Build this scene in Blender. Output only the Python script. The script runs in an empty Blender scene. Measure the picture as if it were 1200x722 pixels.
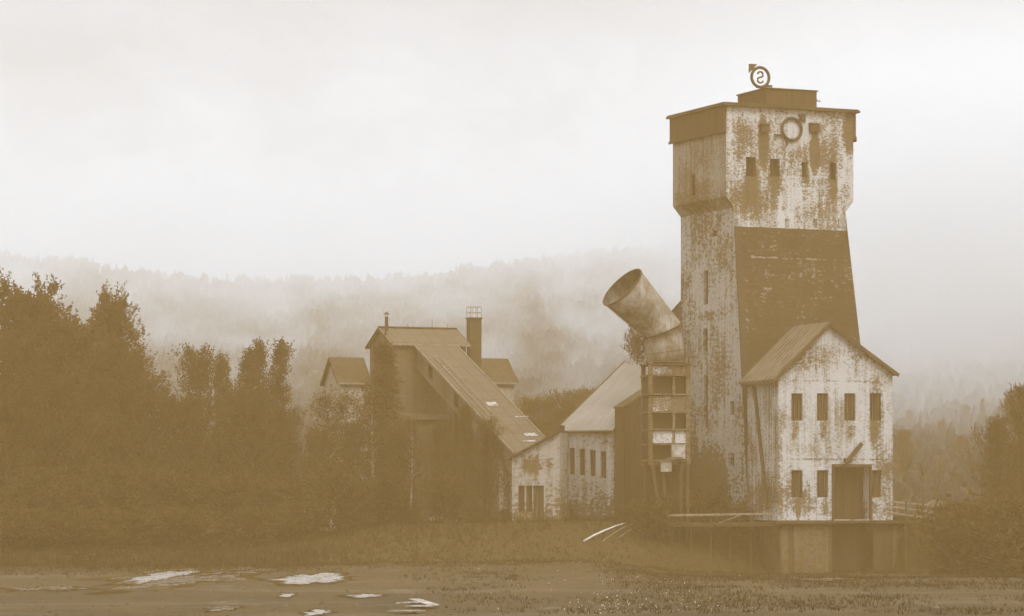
import bpy, math, random
from mathutils import Vector, Matrix, noise as mnoise
R = math.radians
SC = bpy.context.scene
COL = SC.collection
F = 3600.0      # focal length in photo pixels
ZE = 4.6        # eye height over the yard
HY = 585.0      # photo row of the horizon

# ------------------------------------------------------------------ helpers
def P(px, py, Y):
    return Vector(((px-600)/F*Y, Y, ZE+(HY-py)/F*Y))

class Frame:
    """local building axes: u along the front, v towards the back; origin = a front corner"""
    def __init__(s, px, Y, deg, base=0.0):
        s.Y0 = Y; s.X0 = (px-600)/F*Y; s.a = R(deg); s.c = math.cos(s.a); s.s = math.sin(s.a); s.base = base
    def u(s, px, v=0):
        k = (px-600)/F; X = s.X0-v*s.s; Y = s.Y0+v*s.c
        return (k*Y-X)/(s.c-k*s.s)
    def v(s, px, u=0):
        k = (px-600)/F; X = s.X0+u*s.c; Y = s.Y0+u*s.s
        return (X-k*Y)/(s.s+k*s.c)
    def z(s, py, u=0, v=0):
        Y = s.Y0+u*s.s+v*s.c
        return ZE+(HY-py)/F*Y-s.base
    def world(s, u, v, z=0):
        return Vector((s.X0+u*s.c-v*s.s, s.Y0+u*s.s+v*s.c, s.base+z))

def tag(o, label=None, cat=None, group=None, kind=None):
    if label: o['label'] = label
    if cat: o['category'] = cat
    if group: o['group'] = group
    if kind: o['kind'] = kind
    return o

def empty(name, loc, rz=0.0, label=None, cat=None, group=None):
    o = bpy.data.objects.new(name, None); COL.objects.link(o)
    o.location = loc; o.rotation_euler = (0, 0, rz); o.empty_display_size = .3
    return tag(o, label, cat, group)

def copy_tree(o, parent=None):
    c = o.copy(); COL.objects.link(c); c.parent = parent
    for ch in list(o.children): copy_tree(ch, c)
    return c

class MB:
    def __init__(s): s.v = []; s.f = []; s.smooth = False
    def add(s, vs, fs):
        b = len(s.v); s.v.extend(tuple(v) for v in vs); s.f.extend(tuple(b+i for i in f) for f in fs); return s
    def poly(s, *vs): return s.add(vs, [tuple(range(len(vs)))])
    def box(s, x0, x1, y0, y1, z0, z1):
        return s.add([(x0,y0,z0),(x1,y0,z0),(x1,y1,z0),(x0,y1,z0),(x0,y0,z1),(x1,y0,z1),(x1,y1,z1),(x0,y1,z1)],
                     [(0,3,2,1),(4,5,6,7),(0,1,5,4),(1,2,6,5),(2,3,7,6),(3,0,4,7)])
    def hexa(s, b, t):
        return s.add(list(b)+list(t), [(0,3,2,1),(4,5,6,7),(0,1,5,4),(1,2,6,5),(2,3,7,6),(3,0,4,7)])
    def slab(s, q, n, th):
        """thick quad: q corners, offset -n*th"""
        n = Vector(n)*th
        return s.hexa([Vector(p)-n for p in q], q)
    def prism(s, prof, axis, a0, a1):
        """prof: list of (p,z); axis 'u' extrudes along x (p=y), 'v' along y (p=x)"""
        n = len(prof)
        if axis == 'u': A = [(a0,p,z) for p,z in prof]; B = [(a1,p,z) for p,z in prof]
        else: A = [(p,a0,z) for p,z in prof]; B = [(p,a1,z) for p,z in prof]
        return s.add(A+B, [tuple(range(n)), tuple(range(2*n-1,n-1,-1))]+[(i,(i+1)%n,n+(i+1)%n,n+i) for i in range(n)])
    def tube(s, pts, r, n=6, r2=None, cap=True):
        pts = [Vector(p) for p in pts]; rings = []
        for i, p in enumerate(pts):
            d = (pts[min(i+1,len(pts)-1)]-pts[max(i-1,0)]).normalized()
            a = d.cross(Vector((0,0,1)))
            if a.length < 1e-3: a = Vector((1,0,0))
            a.normalize(); b = d.cross(a)
            rr = r if r2 is None else r+(r2-r)*i/(len(pts)-1)
            rings.append([p+(a*math.cos(2*math.pi*k/n)+b*math.sin(2*math.pi*k/n))*rr for k in range(n)])
        vs = [q for rg in rings for q in rg]; fs = []
        for i in range(len(pts)-1):
            for k in range(n): fs.append((i*n+k, i*n+(k+1)%n, (i+1)*n+(k+1)%n, (i+1)*n+k))
        if cap: fs += [tuple(range(n-1,-1,-1)), tuple((len(pts)-1)*n+k for k in range(n))]
        return s.add(vs, fs)
    def bar(s, a, b, w, h):
        """square bar between two points"""
        a = Vector(a); b = Vector(b); d = (b-a).normalized()
        sd = d.cross(Vector((0,0,1)))
        if sd.length < 1e-3: sd = Vector((1,0,0))
        sd.normalize(); up = sd.cross(d)
        q = [(-1,-1),(1,-1),(1,1),(-1,1)]
        return s.hexa([a+sd*w/2*i+up*h/2*j for i,j in q], [b+sd*w/2*i+up*h/2*j for i,j in q])
    def wall(s, axis, c, a0, a1, z0, z1, holes=(), depth=.35, inward=1, deep=()):
        """wall sheet with real openings and reveals. axis 'u': plane v=c, a=u; 'v': plane u=c, a=v"""
        shallow = list(holes); holes = shallow+list(deep)
        As = sorted({a0,a1}|{h[0] for h in holes}|{h[1] for h in holes})
        Zs = sorted({z0,z1}|{h[2] for h in holes}|{h[3] for h in holes})
        pt = (lambda a,z,d=0: (a,c+d*inward,z)) if axis=='u' else (lambda a,z,d=0: (c+d*inward,a,z))
        for i in range(len(As)-1):
            for j in range(len(Zs)-1):
                am = (As[i]+As[i+1])/2; zm = (Zs[j]+Zs[j+1])/2
                if any(h[0]<am<h[1] and h[2]<zm<h[3] for h in holes): continue
                s.poly(pt(As[i],Zs[j]),pt(As[i+1],Zs[j]),pt(As[i+1],Zs[j+1]),pt(As[i],Zs[j+1]))
        for hi, (h0,h1,y0,y1) in enumerate(holes):
            if hi >= len(shallow): depth = 1.1
            s.poly(pt(h0,y0),pt(h0,y0,depth),pt(h0,y1,depth),pt(h0,y1))
            s.poly(pt(h1,y0),pt(h1,y0,depth),pt(h1,y1,depth),pt(h1,y1))
            s.poly(pt(h0,y0),pt(h1,y0),pt(h1,y0,depth),pt(h0,y0,depth))
            s.poly(pt(h0,y1),pt(h1,y1),pt(h1,y1,depth),pt(h0,y1,depth))
        return s
    def build(s, name, mat, parent=None, smooth=False):
        me = bpy.data.meshes.new(name); me.from_pydata(s.v, [], s.f); me.update()
        if smooth: me.polygons.foreach_set('use_smooth', [True]*len(me.polygons))
        o = bpy.data.objects.new(name, me); COL.objects.link(o)
        if mat: me.materials.append(mat)
        if parent: o.parent = parent
        return o

# ------------------------------------------------------------------ materials
class NT:
    def __init__(s, name):
        s.m = bpy.data.materials.new(name); s.m.use_nodes = True; s.t = s.m.node_tree; s.t.nodes.clear()
        s.out = s.t.nodes.new('ShaderNodeOutputMaterial')
    def n(s, typ, **kw):
        nd = s.t.nodes.new(typ)
        for k, v in kw.items():
            if k == 'ins':
                for kk, vv in v.items(): s.set(nd.inputs[kk], vv)
            else: setattr(nd, k, v)
        return nd
    def set(s, sock, v):
        if isinstance(v, bpy.types.NodeSocket): s.t.links.new(v, sock)
        elif isinstance(v, (tuple, list)) and len(v) == 3 and sock.type == 'RGBA': sock.default_value = (*v, 1)
        else: sock.default_value = v
    def math(s, op, a, b=0.0, clamp=False):
        nd = s.n('ShaderNodeMath', operation=op, use_clamp=clamp); s.set(nd.inputs[0], a); s.set(nd.inputs[1], b); return nd.outputs[0]
    def obj(s): return s.n('ShaderNodeTexCoord').outputs['Object']
    def map(s, vec, sc=(1,1,1), loc=(0,0,0), rot=(0,0,0)):
        nd = s.n('ShaderNodeMapping'); s.set(nd.inputs['Vector'], vec); nd.inputs['Scale'].default_value = sc
        nd.inputs['Location'].default_value = loc; nd.inputs['Rotation'].default_value = rot; return nd.outputs[0]
    def noise(s, vec, scale, detail=4, rough=.55, dist=0.0):
        nd = s.n('ShaderNodeTexNoise'); s.set(nd.inputs['Vector'], vec)
        nd.inputs['Scale'].default_value = scale; nd.inputs['Detail'].default_value = detail
        nd.inputs['Roughness'].default_value = rough; nd.inputs['Distortion'].default_value = dist
        return nd.outputs[0]
    def ramp(s, fac, a, b):
        nd = s.n('ShaderNodeMapRange'); nd.interpolation_type = 'SMOOTHSTEP'; s.set(nd.inputs[0], fac)
        s.set(nd.inputs[1], a); s.set(nd.inputs[2], b); return nd.outputs[0]
    def mix(s, f, a, b):
        nd = s.n('ShaderNodeMix', data_type='RGBA'); s.set(nd.inputs[0], f); s.set(nd.inputs[6], a); s.set(nd.inputs[7], b); return nd.outputs[2]
    def bump(s, h, strength=.5, dist=.05):
        nd = s.n('ShaderNodeBump'); nd.inputs['Strength'].default_value = strength; nd.inputs['Distance'].default_value = dist
        s.set(nd.inputs['Height'], h); return nd.outputs[0]
    def bsdf(s, color, rough=.9, normal=None, spec=.2, metal=0.0):
        b = s.n('ShaderNodeBsdfPrincipled'); s.set(b.inputs['Base Color'], color); s.set(b.inputs['Roughness'], rough)
        b.inputs['Specular IOR Level'].default_value = spec; b.inputs['Metallic'].default_value = metal
        if normal: s.set(b.inputs['Normal'], normal)
        s.t.links.new(b.outputs[0], s.out.inputs[0]); return b

DARK = (.105, .063, .022)
MID = (.26, .19, .115)
LIGHT = (.54, .50, .455)

def plaster(name, thr=.53, light=LIGHT, mid=MID, dark=DARK, patch=.5, streak=.35, boards=.25, tone=.5, seed=0.0, spots=(), soft=.035, low=None, sc=2.6, sx=2.2):
    t = NT(name); co = t.map(t.obj(), loc=(seed*7.3, seed*3.1, seed*1.7)); raw = t.obj()
    n1 = t.noise(co, .28, 3, .6)
    n2 = t.noise(t.map(co, (1,1,1.6)), sc, 10, .78, .2)
    n3 = t.noise(t.map(co, (sx,sx,.14)), 1.0, 6, .7)
    n4 = t.noise(t.map(co, (.5,.5,6.5)), 1.0, 6, .75)
    d = t.math('MULTIPLY', n2, 1.0)
    d = t.math('ADD', d, t.math('MULTIPLY', t.math('SUBTRACT', n1, .5), patch))
    d = t.math('ADD', d, t.math('MULTIPLY', t.math('SUBTRACT', n3, .5), streak))
    d = t.math('ADD', d, t.math('MULTIPLY', t.math('SUBTRACT', n4, .5), boards))
    sep = t.n('ShaderNodeSeparateXYZ'); t.set(sep.inputs[0], raw)
    sp = None
    for (ax, x0, z0, rx, rz, k) in spots:       # oval spots among them stains below fittings
        dx = t.math('DIVIDE', t.math('SUBTRACT', sep.outputs[ax], x0), rx)
        dz = t.math('DIVIDE', t.math('SUBTRACT', sep.outputs[2], z0), rz)
        r2 = t.math('ADD', t.math('MULTIPLY', dx, dx), t.math('MULTIPLY', dz, dz))
        g = t.math('MULTIPLY', t.math('SUBTRACT', 1.0, r2, True), k)
        sp = g if sp is None else t.math('ADD', sp, g)
    if sp is not None: d = t.math('ADD', d, sp)
    if low:     # damp, flaking foot of the wall
        g = t.math('MULTIPLY', t.ramp(sep.outputs[2], low[0], low[1]), low[2]); d = t.math('ADD', d, g)
    mask = t.ramp(d, thr-soft, thr+soft)
    tn = t.math('ADD', t.math('MULTIPLY', n3, .5), t.math('MULTIPLY', n1, .5))
    tn = t.math('ADD', tn, t.math('MULTIPLY', t.math('SUBTRACT', n2, .5), .7))
    if sp is not None: tn = t.math('ADD', tn, t.math('MULTIPLY', sp, .45))
    tmask = t.math('MULTIPLY', t.ramp(tn, .42, .62), tone)
    c = t.mix(tmask, light, mid)
    dv = t.ramp(t.math('ADD', t.math('MULTIPLY', n4, .5), t.math('MULTIPLY', n3, .5)), .38, .64)
    dk = t.mix(dv, tuple(x*.78 for x in dark), tuple(x*1.5 for x in dark))
    c = t.mix(t.math('MULTIPLY', mask, .86), c, dk)
    t.bsdf(c, .95, t.bump(t.math('SUBTRACT', t.math('MULTIPLY', n2, .4), mask), .35, .04), .1)
    return t.m

def rough_mat(name, a, b, scale=3.0, stretch=(1,1,1), rough=.9, lo=.35, hi=.65, bump=.3, spec=.2, detail=6):
    t = NT(name); co = t.map(t.obj(), stretch)
    n = t.noise(co, scale, detail, .65); n2 = t.noise(co, scale*.17, 3)
    f = t.ramp(t.math('ADD', t.math('MULTIPLY', n, .6), t.math('MULTIPLY', n2, .4)), lo, hi)
    t.bsdf(t.mix(f, a, b), rough, t.bump(n, bump, .03), spec); return t.m

M = {}
def mats():
    M['dark_render'] = plaster('dark_render', thr=.385, light=(.26,.20,.14), mid=(.12,.08,.042), dark=(.050,.030,.010), patch=.5, streak=.35, boards=.42, tone=.9, seed=3, spots=[(0,5.5,23.55,6,.10,-.11),(0,4.0,22.2,4.5,.07,-.08),(0,9.0,20.4,2.0,.4,-.05),(0,1.2,18.6,.35,1.4,-.09),(0,6.8,25.4,5,.25,-.06),(0,3.2,21.0,.5,.4,-.07)], soft=.03)
    M['roof_dark'] = rough_mat('roof_dark', (.058,.035,.012), (.10,.066,.03), 2.5)
    M['timber_dark'] = rough_mat('timber_dark', (.060,.036,.012), (.105,.066,.029), 2.0, (6,6,.4))
    M['timber_grey'] = rough_mat('timber_grey', (.16,.115,.065), (.34,.27,.19), 2.0, (5,5,.5))
    M['timber_pale'] = rough_mat('timber_pale', (.42,.36,.29), (.70,.64,.56), 1.5, (1,1,1))
    M['recess_shade'] = rough_mat('recess_shade_timber', (.045,.027,.009), (.068,.043,.017), 2.0, (6,6,.4))  # dark timber with the shade of the door recess in its colour
    M['tank'] = rough_mat('tank_paint', (.26,.20,.14), (.50,.45,.39), 2.2, (1,1,.7), lo=.40, hi=.58)
    M['board_grey'] = rough_mat('board_grey', (.20,.16,.115), (.50,.45,.39), 2.0, (2,2,2), lo=.42, hi=.6)
    M['iron'] = rough_mat('iron', (.055,.033,.012), (.095,.06,.026), 6.0, rough=.7)
    M['interior_shade'] = rough_mat('interior_shade', (.042,.026,.009), (.06,.038,.014), 1.0)  # darkness of unlit rooms and voids painted into the colour
    M['bark'] = rough_mat('bark', (.07,.045,.02), (.16,.11,.06), 3.0, (3,3,.4))
    M['birch_bark'] = rough_mat('birch_bark', (.12,.085,.05), (.36,.30,.23), 2.0, (1,1,2))
    M['brick_dark'] = rough_mat('brick_dark', (.062,.038,.014), (.10,.065,.030), 2.0)
    # leaves
    for nm, a, b in (('leaf_dark', (.092,.056,.018), (.140,.088,.033)), ('leaf_mid', (.080,.049,.017), (.122,.078,.031)), ('leaf_far', (.045,.045,.042), (.075,.072,.065))):
        t = NT(nm); n = t.noise(t.obj(), .7, 4, .7)
        c = t.mix(t.ramp(n, .38, .66), a, b)
        d = t.n('ShaderNodeBsdfDiffuse'); t.set(d.inputs[0], c)
        tr = t.n('ShaderNodeBsdfTranslucent'); t.set(tr.inputs[0], c)
        mx = t.n('ShaderNodeMixShader'); mx.inputs[0].default_value = .4
        t.t.links.new(d.outputs[0], mx.inputs[1]); t.t.links.new(tr.outputs[0], mx.inputs[2]); t.t.links.new(mx.outputs[0], t.out.inputs[0])
        M[nm] = t.m
    t = NT('grass'); n = t.noise(t.obj(), .25, 5, .7)
    t.bsdf(t.mix(t.ramp(n, .4, .65), (.044,.027,.008), (.068,.043,.017)), .9, None, .1); M['grass'] = t.m
    t = NT('petals'); t.bsdf((.75,.70,.64), .8); M['petals'] = t.m
    # corrugated metal roof
    t = NT('corrugated_metal'); co = t.obj()
    w = t.n('ShaderNodeTexWave', wave_type='BANDS', bands_direction='X'); t.set(w.inputs['Vector'], co)
    w.inputs['Scale'].default_value = 1.1; w.inputs['Distortion'].default_value = .3; w.inputs['Detail'].default_value = 1
    n = t.noise(t.map(co, (3,.35,.35)), 1.2, 6, .7); n2 = t.noise(co, .4, 4)
    c = t.mix(t.ramp(t.math('ADD', t.math('MULTIPLY', n, .7), t.math('MULTIPLY', n2, .3)), .38, .66), (.25,.215,.175), (.18,.14,.098))
    br = t.n('ShaderNodeTexBrick'); t.set(br.inputs['Vector'], t.map(co, (1,1,1)))
    c = t.mix(t.math('MULTIPLY', t.ramp(w.outputs[0], .5, .85), .6), c, (.13,.09,.05))
    t.bsdf(c, .6, t.bump(w.outputs[0], .4, .04), .35); M['corrugated'] = t.m
    # seamed sheet roof
    t = NT('sheet_roof'); co = t.obj()
    br = t.n('ShaderNodeTexBrick', offset=0.0); t.set(br.inputs['Vector'], co)
    for k, v in (('Scale',1.0),('Mortar Size',.05),('Brick Width',1.15),('Row Height',1.9),('Mortar Smooth',.2),('Bias',-.1)): br.inputs[k].default_value = v
    br.inputs['Color1'].default_value = (.125,.087,.047,1); br.inputs['Color2'].default_value = (.10,.068,.035,1); br.inputs['Mortar'].default_value = (.06,.036,.013,1)
    n = t.noise(t.map(co, (2.5,.5,1)), 1.3, 7, .72)
    c = t.mix(t.math('MULTIPLY', t.ramp(n, .5, .62), .75), br.outputs[0], (.08,.05,.02))
    n3 = t.noise(t.map(co, (1,.6,1)), .5, 5, .75)
    c = t.mix(t.math('MULTIPLY', t.ramp(n3, .66, .70), .7), c, (.26,.215,.16))
    t.bsdf(c, .75, t.bump(br.outputs['Fac'], -.3, .03), .2); M['sheet_roof'] = t.m
    t = NT('plank_roof'); co = t.obj()
    n = t.noise(t.map(co, (.35,4.5,1)), 1.0, 6, .7); n2 = t.noise(co, .9, 5, .7)
    w = t.n('ShaderNodeTexWave', wave_type='BANDS', bands_direction='Y'); t.set(w.inputs['Vector'], co)
    w.inputs['Scale'].default_value = .42; w.inputs['Distortion'].default_value = .4
    f = t.ramp(t.math('ADD', t.math('MULTIPLY', n, .65), t.math('MULTIPLY', n2, .35)), .4, .64)
    c = t.mix(f, (.085,.054,.024), (.20,.15,.095)); c = t.mix(t.math('MULTIPLY', t.ramp(w.outputs[0], .9, .99), .7), c, (.30,.245,.18))
    t.bsdf(c, .9, t.bump(n, .4, .04), .1); M['plank_roof'] = t.m
    # rusty sheet metal of the chute
    t = NT('weathered_sheet'); co = t.obj()
    n = t.noise(co, .9, 7, .68, .4); n2 = t.noise(t.map(co, (3,3,.5)), 1.5, 6, .7)
    f = t.ramp(t.math('ADD', t.math('MULTIPLY', n, .65), t.math('MULTIPLY', n2, .35)), .38, .62)
    t.bsdf(t.mix(f, (.31,.265,.21), (.125,.085,.045)), .75, t.bump(n2, .2, .02), .3, 0.0); M['sheet'] = t.m
    # window boards: vertical bars
    t = NT('window_boards'); co = t.obj()
    n = t.noise(t.map(co, (7,7,.3)), 1.0, 4, .7)
    t.bsdf(t.mix(t.ramp(n, .42, .62), (.075,.046,.017), (.15,.105,.06)), .9, t.bump(n, .4, .03)); M['boards'] = t.m
    # water; the bright base mixes milky mud with painted sky reflection
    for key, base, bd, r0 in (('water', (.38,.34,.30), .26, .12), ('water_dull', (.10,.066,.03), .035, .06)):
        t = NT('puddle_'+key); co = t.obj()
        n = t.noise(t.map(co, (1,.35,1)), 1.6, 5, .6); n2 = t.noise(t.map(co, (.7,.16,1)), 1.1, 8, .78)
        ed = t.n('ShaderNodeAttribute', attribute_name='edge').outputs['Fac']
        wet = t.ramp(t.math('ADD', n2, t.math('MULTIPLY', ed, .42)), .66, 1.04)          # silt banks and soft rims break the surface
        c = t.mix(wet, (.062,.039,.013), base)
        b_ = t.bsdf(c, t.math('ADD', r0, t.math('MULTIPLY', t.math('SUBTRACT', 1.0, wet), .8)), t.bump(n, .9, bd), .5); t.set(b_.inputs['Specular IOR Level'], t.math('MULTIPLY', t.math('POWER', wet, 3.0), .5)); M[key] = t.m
# ------------------------------------------------------------------ terrain
def sm(a, b, x):
    t = max(0.0, min(1.0, (x-a)/(b-a))); return t*t*(3-2*t)
def lerp_tab(tab, x):
    if x <= tab[0][0]: return tab[0][1]
    for (x0,y0),(x1,y1) in zip(tab, tab[1:]):
        if x <= x1: 
            t = (x-x0)/(x1-x0); t = t*t*(3-2*t); return y0+(y1-y0)*t
    return tab[-1][1]
BENCH = [(-17,1.5),(-9,2.7),(6,2.9),(30,2.9),(38,2.2),(60,1.8)]
EDGE = [(-17,211),(-8,224),(4,229),(19,233.0),(21,234.5),(28.5,235.5),(31,229),(40,226)]
EWID = [(-17,30),(-8,16),(4,9),(18,4),(29,4),(33,9),(60,12)]
RIDGE = [(0,299),(100,305),(170,320),(250,328),(400,328),(480,324),(560,320),(640,311),(700,303),(780,300),(900,304),(1000,312),(1200,322)]
RY = 600.0
def hgt(X, Y):
    px = 600+F*X/max(Y, 60)
    z = -1.0*sm(172, 224, Y)*sm(4, 15, X)
    b = lerp_tab(BENCH, X); e = lerp_tab(EDGE, X); w = lerp_tab(EWID, X)
    t = sm(e, e+w, Y); z = z+(b-z)*t
    z += .10*mnoise.noise(Vector((X*.12, Y*.06, 0)))*sm(60, 130, Y) + .05*mnoise.noise(Vector((X*.5, Y*.25, 3)))
    if Y > 288:
        pr = max(-350, min(1550, px))
        zr = ZE+(HY-lerp_tab([(-350,330)]+RIDGE+[(1550,345)], pr))/F*RY-3.0
        t = (Y-288)/(RY-288)
        f = t**1.08 if t < 1 else 1-(t-1)*.25
        zz = zr*f
        zz *= 1+.10*mnoise.noise(Vector((X*.009, Y*.007, 7)))*min(1, 4*t)*max(0, 1-abs(t-.5)*2)
        z += zz*sm(288, 350, Y)
    return z

def build_ground():
    def steps(segs):
        out = []
        for a, b, n in segs: out += [a+(b-a)*i/n for i in range(n)]
        return out+[segs[-1][1]]
    ys = steps([(-300,60,8),(60,110,12),(110,205,50),(205,250,60),(250,420,25),(420,640,50),(640,1050,10)])
    xs = steps([(-1500,-300,14),(-300,-60,18),(-60,-30,15),(-30,42,100),(42,70,14),(70,300,18),(300,1500,14)])
    mb = MB(); nx = len(xs)
    mb.v = [(x, y, hgt(x, y)) for y in ys for x in xs]
    mb.f = [(j*nx+i, j*nx+i+1, (j+1)*nx+i+1, (j+1)*nx+i) for j in range(len(ys)-1) for i in range(nx-1)]
    t = NT('ground_earth'); co = t.obj()
    n1 = t.noise(t.map(co, (.25,.05,1)), 1.0, 5, .6, .6)      # long wheel-worn bands, their wet sheen painted lighter
    n2 = t.noise(co, 1.4, 8, .75); n3 = t.noise(t.map(co, (1,.5,1)), .08, 4)
    f = t.math('ADD', t.math('MULTIPLY', n1, .55), t.math('ADD', t.math('MULTIPLY', n2, .28), t.math('MULTIPLY', n3, .25)))
    c = t.mix(t.ramp(f, .42, .66), (.050,.031,.009), (.090,.060,.026))
    band = t.ramp(t.noise(t.map(co, (.03,.10,1)), 1.0, 4, .6, .8), .52, .62); c = t.mix(t.math('MULTIPLY', band, .55), c, (.125,.092,.052))  # wet sheen painted as paler bands
    pale = t.ramp(t.math('ADD', t.noise(t.map(co, (.12,.06,1)), 1.0, 6, .72), t.math('MULTIPLY', n2, .25)), .74, .80)
    sep = t.n('ShaderNodeSeparateXYZ'); t.set(sep.inputs[0], co)
    yard = t.math('MULTIPLY', t.ramp(sep.outputs[1], 218, 200), t.ramp(sep.outputs[0], 12, -4))
    c = t.mix(t.math('MULTIPLY', t.math('MULTIPLY', pale, yard), .5), c, (.26,.21,.15))  # pale sheen painted over the yard
    c = t.mix(t.math('MULTIPLY', t.ramp(t.math('ADD', sep.outputs[1], t.math('MULTIPLY', t.math('SUBTRACT', n1, .5), 90)), 170, 218), .9), c, (.060,.037,.012))
    n5 = t.noise(co, 5.0, 6, .8); c = t.mix(t.math('MULTIPLY', t.ramp(n5, .54, .66), .45), c, (.17,.125,.075)); c = t.mix(t.math('MULTIPLY', t.ramp(n5, .46, .36), .5), c, (.045,.027,.009))
    far = t.ramp(sep.outputs[1], 300, 420); c = t.mix(far, c, (.05,.047,.04))
    rg = t.math('SUBTRACT', .9, t.math('MULTIPLY', t.ramp(f, .62, .42), .25))
    t.bsdf(c, rg, t.bump(t.math('ADD', n2, t.math('MULTIPLY', n1, .5)), .6, .12), .06)
    tag(mb.build('ground', t.m, smooth=True), kind='structure')

def blob(cx, cy, rx, ry, seed, n=150, rag=.35):
    """ragged pool outline with thin fingers along the ruts"""
    pts = []
    for i in range(n):
        a = 2*math.pi*i/n; ca, sa = math.cos(a), math.sin(a)
        f = mnoise.fractal(Vector((ca*1.5+seed*3.7, sa*2.6, seed*1.3)), .9, 2.1, 6)
        k = max(.25, 1+rag*1.5*f); kx = max(.3, k*(1+.5*mnoise.noise(Vector((sa*6+seed, seed*.7, 2)))))
        pts.append((cx+rx*kx*ca, cy+ry*k*sa))
    return pts

def build_puddles():
    # photo position, half width and half height in px
    for i, (px, py, hw, hh, rag) in enumerate([(366,678,44,7.5,.28),(290,668,30,5,.6),(188,676,27,8.5,.45),(268,641,40,3,.5),(337,699,9,2.6,.4),(372,719,16,5,.6),(262,713,16,3,.5),(430,699,22,2.5,.7),(60,690,45,4,.6),(120,660,50,3,.6),(955,676,66,5,.55),(215,677,88,13,.35)]):
        Y = ZE*F/(py-HY); X = (px-600)/F*Y
        Y1 = ZE*F/(py-hh-HY); Y2 = ZE*F/(py+hh-HY)
        z0 = hgt(X, Y)
        if abs(z0) > .3:            # lower or higher ground: intersect the ray with the terrain
            for _ in range(30):
                Y = (ZE-hgt((px-600)/F*Y, Y))*F/(py-HY)
            X = (px-600)/F*Y; k = Y/(ZE*F/(py-HY)); Y1 *= k; Y2 *= k
        pts = blob(X, Y, hw/F*Y, abs(Y1-Y2)/2, 40+i, rag=rag)
        mb = MB()
        base = sum(hgt(x, y) for x, y in pts)/len(pts)
        top = max(hgt(x,y) for x,y in pts+[(X,Y)])
        lf = -.016 if i == 11 else 0
        mb.v = [(X, Y, hgt(X,Y)+.035+lf)]+[(x, y, hgt(x,y)+.02+lf) for x, y in pts]
        # inner ring so the sheet follows the hollow
        n = len(pts); ins = [(X+(x-X)*.62, Y+(y-Y)*.62) for x, y in pts]
        mb.v += [(x, y, hgt(x,y)+.035+lf) for x, y in ins]
        mb.f = [(1+k, 1+(k+1)%n, 1+n+(k+1)%n, 1+n+k) for k in range(n)]+[(0, 1+n+k, 1+n+(k+1)%n) for k in range(n)]
        po = mb.build('puddle', M['water'] if i in (0,2,4,5,7) else M['water_dull'], smooth=True)  # bright sheets paint sky reflection, one laid over the darker pool
        at = po.data.attributes.new('edge', 'FLOAT', 'POINT')
        for k in range(len(mb.v)): at.data[k].value = 0.0 if 1 <= k <= n else 1.0
        tag(po, kind='structure')

# ------------------------------------------------------------------ building pieces
def window(par, axis, c, a0, a1, z0, z1, inward=1, bars=3, panel='boards', frame='timber_dark', depth=.28):
    """frame in the opening, boards or a panel with painted shade behind it"""
    f = MB(); w = .09
    def bx(m, p0, p1, q0, q1, d0, d1):
        lo, hi = sorted((c+inward*d0, c+inward*d1))
        m.box(p0,p1,lo,hi,q0,q1) if axis == 'u' else m.box(lo,hi,p0,p1,q0,q1)
    e = .004
    bx(f, a0+e, a0+w, z0+e, z1-e, depth-.10, depth-.02); bx(f, a1-w, a1-e, z0+e, z1-e, depth-.10, depth-.02)
    bx(f, a0+w, a1-w, z1-w, z1-e, depth-.10, depth-.02); bx(f, a0+w, a1-w, z0+e, z0+w, depth-.10, depth-.02)
    for i in range(bars):
        m_ = a0+w+(a1-a0-2*w)*(i+1)/(bars+1); bx(f, m_-.03, m_+.03, z0+w, z1-w, depth-.09, depth-.03)
    fo = f.build('window', M[frame], par)
    p = MB(); bx(p, a0+e, a1-e, z0+e, z1-e, depth-.015, depth+.05)
    p.build('board_or_shade_panel', M[panel], fo); return fo

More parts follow.
